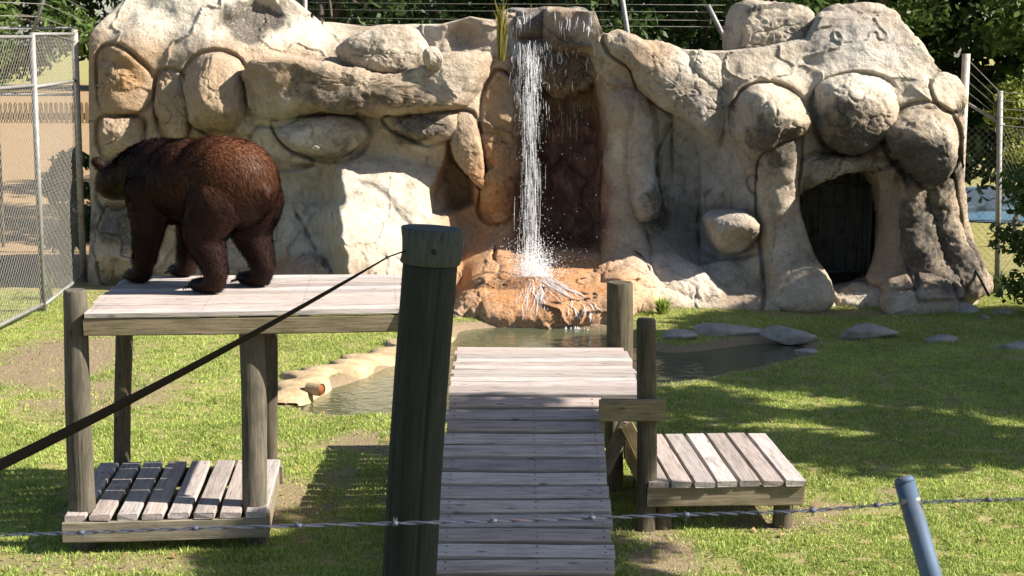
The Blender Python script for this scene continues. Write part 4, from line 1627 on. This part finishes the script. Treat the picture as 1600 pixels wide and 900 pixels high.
for k in range(4):
    MB().tube([c0 + Vector((.1 * k, 0, HL + .62 + .14 * k)), c1 + Vector((.08 * k, 0, HL + .66 + .14 * k)), c2 + Vector((.03 * k, .4, HL + .5 + .14 * k))], .004, 4).build('strand', M_MESH, lf)
lf2 = thing('outer_fence', 'second pipe fence standing farther back on the left', 'fence', (-8.2, 25.5, 0))
for x in (-9.4, -7.85):
    MB().tube([(x, 25.5, -.1), (x, 25.5, 3.4)], .03, 10).build('post', M_GALV, lf2)
for z in (2.35, 3.35):
    MB().tube([(-10.5, 25.5, z), (-6.6, 25.5, z)], .022, 8).build('rail', M_GALV, lf2)

# right fence
d0 = P(1497, 360, 20.6)
e1 = G(1558, 462)
rfz = 2.95
rf_ = thing('chain_link_fence', 'chain-link fence at the right end of the rock wall with rusty post', 'fence', (d0.x, d0.y, 0))
tp = P(1510, 84, 20.6)
MB().tube([(d0.x - .05, 20.6, -.1), (d0.x, 20.6, 1.5), tuple(tp)], [.058, .056, .05], 12).build('post', M_RUSTP, rf_)
et = P(1563, 142, e1.y)
MB().tube([(e1.x, e1.y, -.1), tuple(et)], .035, 12).build('post', M_GALV, rf_)
e2 = Vector((e1.x + .75, e1.y - 2.4, 0))
MB().tube([(e2.x, e2.y, -.1), (e2.x, e2.y, 2.5)], .035, 12).build('post', M_GALV, rf_)
for k in range(5):
    MB().tube([Vector(tp) - ZU * (.05 + .13 * k), Vector(et) - ZU * (.02 + .10 * k), Vector((e2.x, e2.y, 2.5 - .10 * k))], .005, 4).build('strand', M_MESH, rf_)
MB().tube([(d0.x, 20.6, 2.42), (e1.x, e1.y, 2.12)], .02, 8).build('rail', M_GALV, rf_)
chain((d0.x, 20.6, 0), (e1.x, e1.y, 0), .05, 2.1).build('wire_mesh', M_MESH, rf_, False)['kind'] = 'stuff'
chain((e1.x, e1.y, 0), (e2.x, e2.y, 0), .05, 2.1).build('wire_mesh', M_MESH, rf_, False)['kind'] = 'stuff'
sb = P(1480, 330, 20.2)
MB().tube([P(1500, 375, 20.2), P(1545, 462, 19.4)], .016, 6).build('brace', M_BLACK, rf_)

# fence behind the rocks
bf = thing('wire_fence', 'wire fence on white pipe posts rising behind the rock wall', 'fence', (0, 24.2, 0))
for x0_, y0_, x1_, y1_ in ((477, 60, 476, -40), (982, 60, 968, -30), (1122, 40, 1106, 8)):
    a, b = P(x0_, y0_, 24.2), P(x1_, y1_, 24.2)
    MB().tube([(a.x + (a.x - b.x) / (b.z - a.z) * a.z, 24.2, -.1), tuple(a), tuple(b)], .035, 10).build('post', M_GALV, bf)
for py in (-8, 4, 15, 28, 38):
    MB().tube([P(430 + 20 * math.sin(py), py - 1, 24.2), P(700, py + 2, 24.2), P(980, py + 3, 24.2), P(1130, py + 4, 24.2)], .003, 4).build('strand', M_MESH, bf)


def pickets(name, label, x0, x1, y, h, mat, zb=0):
    o = thing(name, label, 'fence', ((x0 + x1) / 2, y, 0))
    V, Fc = [], []
    x = x0
    while x < x1:
        w = .05
        b = len(V)
        for dy in (0, .02):
            V += [(x - w, y + dy, zb), (x + w, y + dy, zb), (x + w, y + dy, zb + h - .05), (x, y + dy, zb + h), (x - w, y + dy, zb + h - .05)]
        Fc += [tuple(b + i for i in range(5)), tuple(b + 9 - i for i in range(5))]
        for i in range(5):
            j = (i + 1) % 5
            Fc.append((b + i, b + j, b + 5 + j, b + 5 + i))
        x += .14
    mk('pickets', V, Fc, mat, o, False)['kind'] = 'stuff'
    for z in (.3, h - .35):
        board('rail', (x0, y + .045, zb + z), (x1, y + .045, zb + z), .04, .09, mat, o)
    return o


M_TANW = stone_mat('tan_picket_wood', (.22, .15, .08), (.30, .21, .12))
M_PICKET = stone_mat('grey_picket_wood', (.20, .19, .18), (.34, .32, .30))
pickets('picket_fence', 'grey picket fence far beyond the right fence', 11.5, 17, 47, 1.65, M_PICKET)
pickets('picket_fence', 'tan picket fence far beyond the left fence', -18, -10.2, 46, .75, M_TANW, .8)


# --- barbed wire in front of the camera
YB = 3.8
pa = thing('leaning_fence_pipe', 'blue-grey pipe leaning at the lower right, holding barbed wire', 'fence post', (0, 0, 0))
a, b = P(1413, 752, YB), P(1458, 912, YB - .06)
pa.location = (b.x + .15, b.y - .2, 0)
WL[pa.name] = Vector(pa.location)
d = (b - a)
MB().tube([a, b, b + d * 1.6, b + d * 2.0 + Vector((.0, 0, -.15)), Vector((b.x + d.x * 2.02, b.y + d.y * 2.0, -.2))], [.0245, .025, .025, .025, .025], 16).build('pipe', M_GALVB, pa)
MB().tube([a - d * .04, a + d * .01], [.020, .0262], 16).build('pipe_cap', M_GALVB, pa)
cl = P(1422, 783, YB - .026)
MB().tube([cl + Vector((-.02, 0, .0)), cl + Vector((.022, 0, .003))], .007, 8).build('clip', M_GALV, pa)


def wire_pts(n):
    line = open_curve(np.array([[-60, 838], [110, 833], [300, 826], [615, 818], [850, 812], [1080, 804], [1260, 798], [1420, 786], [1560, 781], [1680, 778]], float), n)
    return line


wv = MB()
ln = wire_pts(420)
for ph in (0, math.pi):
    pts = []
    for i, (x, y) in enumerate(ln):
        p = P(x, y, YB - .028)
        an = i * .42 + ph
        pts.append(p + Vector((0, math.cos(an), math.sin(an))) * .0026)
    wv.tube(pts, .0019, 5)
for bx in (128, 305, 470, 615, 770, 925, 1072, 1268, 1372, 1545):
    i = int(np.argmin(abs(ln[:, 0] - bx)))
    c = P(ln[i, 0], ln[i, 1], YB - .028)
    for k in range(4):
        aa = random.uniform(0, 6.28)
        v = Vector((random.uniform(-.4, .4), math.cos(aa), math.sin(aa))).normalized()
        wv.tube([c + v * .002, c + v * .016], [.0015, .0006], 4)
    wv.tube([c + Vector((-.007, 0, 0)), c + Vector((.007, 0, 0))], .0055, 8)
tag(wv.build('barbed_wire', M_BARB), 'twisted barbed wire strand crossing the foreground', 'barbed wire')


# ================================================================= THE BEAR
def make_bear():
    bm = bmesh.new()

    def ellip(c, r, sub=3, rot=None):
        ret = bmesh.ops.create_icosphere(bm, subdivisions=sub, radius=1)
        M = Matrix.Translation(c) @ (rot or Matrix.Identity(4)) @ Matrix.Diagonal((*r, 1))
        bmesh.ops.transform(bm, matrix=M, verts=ret['verts'])

    def limb(pts, n=9):
        for i in range(len(pts) - 1):
            (p0, r0), (p1, r1) = pts[i], pts[i + 1]
            for k in range(n + 1):
                u = k / n
                p = Vector(p0).lerp(Vector(p1), u)
                r = r0 + (r1 - r0) * u
                ellip(p, (r, r, r), 2)

    ellip((-.30, 0, .695), (.34, .30, .305))
    ellip((-.18, 0, .74), (.34, .28, .265))
    ellip((.04, 0, .685), (.45, .30, .27))
    ellip((.10, 0, .72), (.44, .26, .26))
    ellip((.36, 0, .68), (.28, .25, .29))
    ellip((.36, 0, .81), (.27, .18, .16))
    ellip((-.60, 0, .66), (.07, .05, .07))
    limb([((.46, 0, .76), .21), ((.64, -.01, .74), .175), ((.80, -.03, .695), .145)])
    # head, turned a little to its left and lowered
    hd = Vector((.90, -.035, .665))
    ellip(hd, (.155, .145, .14))
    ellip(hd + Vector((.03, .01, -.03)), (.14, .135, .115))
    fw = Vector((.74, -.52, -.42)).normalized()
    sdh = Vector((.68, .73, 0)).normalized()
    limb([(hd + fw * .08, .105), (hd + fw * .19, .072), (hd + fw * .27, .055)], 6)
    for s in (1, -1):
        e = hd + sdh * (.125 * s) + Vector((-.02, .02, .105))
        ellip(e, (.036, .036, .05), 2)
        ellip(e + sdh * (.03 * s) + Vector((0, 0, .022)), (.034, .034, .042), 2)
        # fore leg
        limb([((.36, .14 * s, .62), .165), ((.31, .19 * s, .42), .118), ((.35, .19 * s, .25), .088), ((.385, .19 * s, .11), .074), ((.40, .19 * s, .07), .072)])
        ellip((.445, .19 * s, .05), (.115, .082, .05))
        # hind leg
        limb([((-.34, .155 * s, .58), .205), ((-.25, .205 * s, .39), .14), ((-.34, .205 * s, .22), .096), ((-.375, .205 * s, .13), .079), ((-.36, .205 * s, .07), .07)])
        ellip((-.27, .205 * s, .05), (.155, .082, .052))
    me = bpy.data.meshes.new('tmp')
    bm.to_mesh(me)
    bm.free()
    tmp = bpy.data.objects.new('tmp', me)
    COL.objects.link(tmp)
    rm = tmp.modifiers.new('r', 'REMESH')
    rm.mode = 'VOXEL'
    rm.voxel_size = .016
    sm = tmp.modifiers.new('s', 'SMOOTH')
    sm.factor = .5
    sm.iterations = 9
    dg = bpy.context.evaluated_depsgraph_get()
    ev = tmp.evaluated_get(dg)
    out = bpy.data.meshes.new_from_object(ev)
    out.name = 'body'
    bpy.data.objects.remove(tmp)
    return out, hd, fw


def fur_mat(name, gain=1.0):
    t = NT(name)
    ri = t.n('ShaderNodeNewGeometry').outputs['Random Per Island']
    pn = t.noise(t.objco(), 3.2, 4, .6)
    f = t.math('ADD', t.math('MULTIPLY', ri, .3), t.math('MULTIPLY', pn, .7))
    c = t.ramp(f, [(.2, tuple(g * gain for g in (.013, .0075, .0075))), (.55, tuple(g * gain for g in (.030, .0135, .0105))), (.9, tuple(g * gain for g in (.075, .031, .018)))])
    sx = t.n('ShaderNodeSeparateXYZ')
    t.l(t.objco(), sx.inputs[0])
    k = t.math('MULTIPLY', t.val(sx.outputs[2], .55, .95), t.val(sx.outputs[0], .25, -.35))  # rump and upper back lighter: sunlit patch painted into the coat colour
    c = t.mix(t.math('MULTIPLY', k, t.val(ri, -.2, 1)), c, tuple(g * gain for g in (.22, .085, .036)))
    return t.finish(c, .5, **{'Specular IOR Level': .12})


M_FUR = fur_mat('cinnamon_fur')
M_SKIN = fur_mat('fur_underlayer', .6)
M_NOSE = metal_mat('nose_skin', (.02, .017, .016), .35, 0)
M_CLAW = metal_mat('claw', (.06, .05, .045), .4, 0)

body_me, hd, fw = make_bear()
bear_c = Vector((-2.075, 11.06, ZD))
HEAD_ANG = R(141)
bear = thing('bear', 'stocky dark brown bear standing on the high platform, seen from behind', 'bear', bear_c)
bear.rotation_euler = (0, 0, HEAD_ANG)
bear.scale = (1.0, 1.0, 1.0)


def child(name, me, mat, smooth_=True):
    o = bpy.data.objects.new(name, me)
    COL.objects.link(o)
    me.materials.append(mat)
    if smooth_:
        me.polygons.foreach_set('use_smooth', np.ones(len(me.polygons), bool))
    o.parent = bear
    return o


child('body', body_me, M_SKIN)
nv = len(body_me.vertices)
bv = np.empty(nv * 3, np.float32)
body_me.vertices.foreach_get('co', bv)
bn = np.empty(nv * 3, np.float32)
body_me.vertex_normals.foreach_get('vector', bn)
bv, bn = bv.reshape(-1, 3).astype(float), bn.reshape(-1, 3).astype(float)
NF = 170000
ii = rng.integers(0, nv, NF)
p = bv[ii] + rng.normal(size=(NF, 3)) * .006
nn = bn[ii]
comb = np.stack([np.full(NF, -.75), np.zeros(NF), np.full(NF, -.65)], -1)
swirl = np.stack([fbm(p * 5, 71, 2), fbm(p * 5, 73, 2), fbm(p * 5, 75, 2)], -1)
dirs = comb + swirl * .45
dirs -= nn * (dirs * nn).sum(1)[:, None]
dirs /= np.linalg.norm(dirs, axis=1)[:, None] + 1e-6
dirs = dirs * .9 + nn * .33 + rng.normal(size=(NF, 3)) * .14
dirs /= np.linalg.norm(dirs, axis=1)[:, None]
ln_ = rng.uniform(.018, .046, NF)
ln_ *= np.where(p[:, 2] < .14, .35, 1) * np.where(p[:, 0] > .84, .45, 1)
sdv = np.cross(dirs, nn + rng.normal(size=(NF, 3)) * .3)
sdv /= np.linalg.norm(sdv, axis=1)[:, None] + 1e-6
flip = (np.cross(sdv, dirs) * nn).sum(1) < 0
sdv[flip] *= -1
w = .0019
base_ = p - nn * .004
FVv = np.stack([base_ - sdv * w, base_ + sdv * w, base_ + dirs * ln_[:, None]], 1).reshape(-1, 3)
FVv[:, 2] = np.maximum(FVv[:, 2], .003)
fme = newmesh('fur', FVv, np.arange(3 * NF).reshape(-1, 3))
cn = nn * 1.0 + dirs * .25 + rng.normal(size=(NF, 3)) * .12
cn /= np.linalg.norm(cn, axis=1)[:, None]
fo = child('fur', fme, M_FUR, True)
fme.normals_split_custom_set_from_vertices(np.repeat(cn, 3, axis=0).tolist())
fo['kind'] = 'stuff'


def small(name, c, r, mat):
    bm = bmesh.new()
    ret = bmesh.ops.create_icosphere(bm, subdivisions=2, radius=1)
    bmesh.ops.transform(bm, matrix=Matrix.Translation(c) @ Matrix.Diagonal((*r, 1)), verts=ret['verts'])
    me = bpy.data.meshes.new(name)
    bm.to_mesh(me)
    bm.free()
    child(name, me, mat)


small('nose', hd + fw * .325 + Vector((0, 0, .015)), (.03, .032, .024), M_NOSE)
for s in (1, -1):
    small('eye', hd + fw * .13 + Vector((.68, .73, 0)) * (.07 * s) + Vector((0, 0, .075)), (.014, .014, .014), M_NOSE)
for s in (1, -1):
    for x in (.445, -.27):
        for k in range(5):
            tipx = x + (.105 if x > 0 else .145)
            yy = .19 * s if x > 0 else .205 * s
            yy += (k - 2) * .028
            v, f = tube_data([(tipx - .01 - .008 * abs(k - 2), yy, .035), (tipx + .02 - .008 * abs(k - 2), yy, .028), (tipx + .038 - .008 * abs(k - 2), yy, .008)], [.008, .007, .002], 6)
            child('claw', newmesh('claw', v, f), M_CLAW)
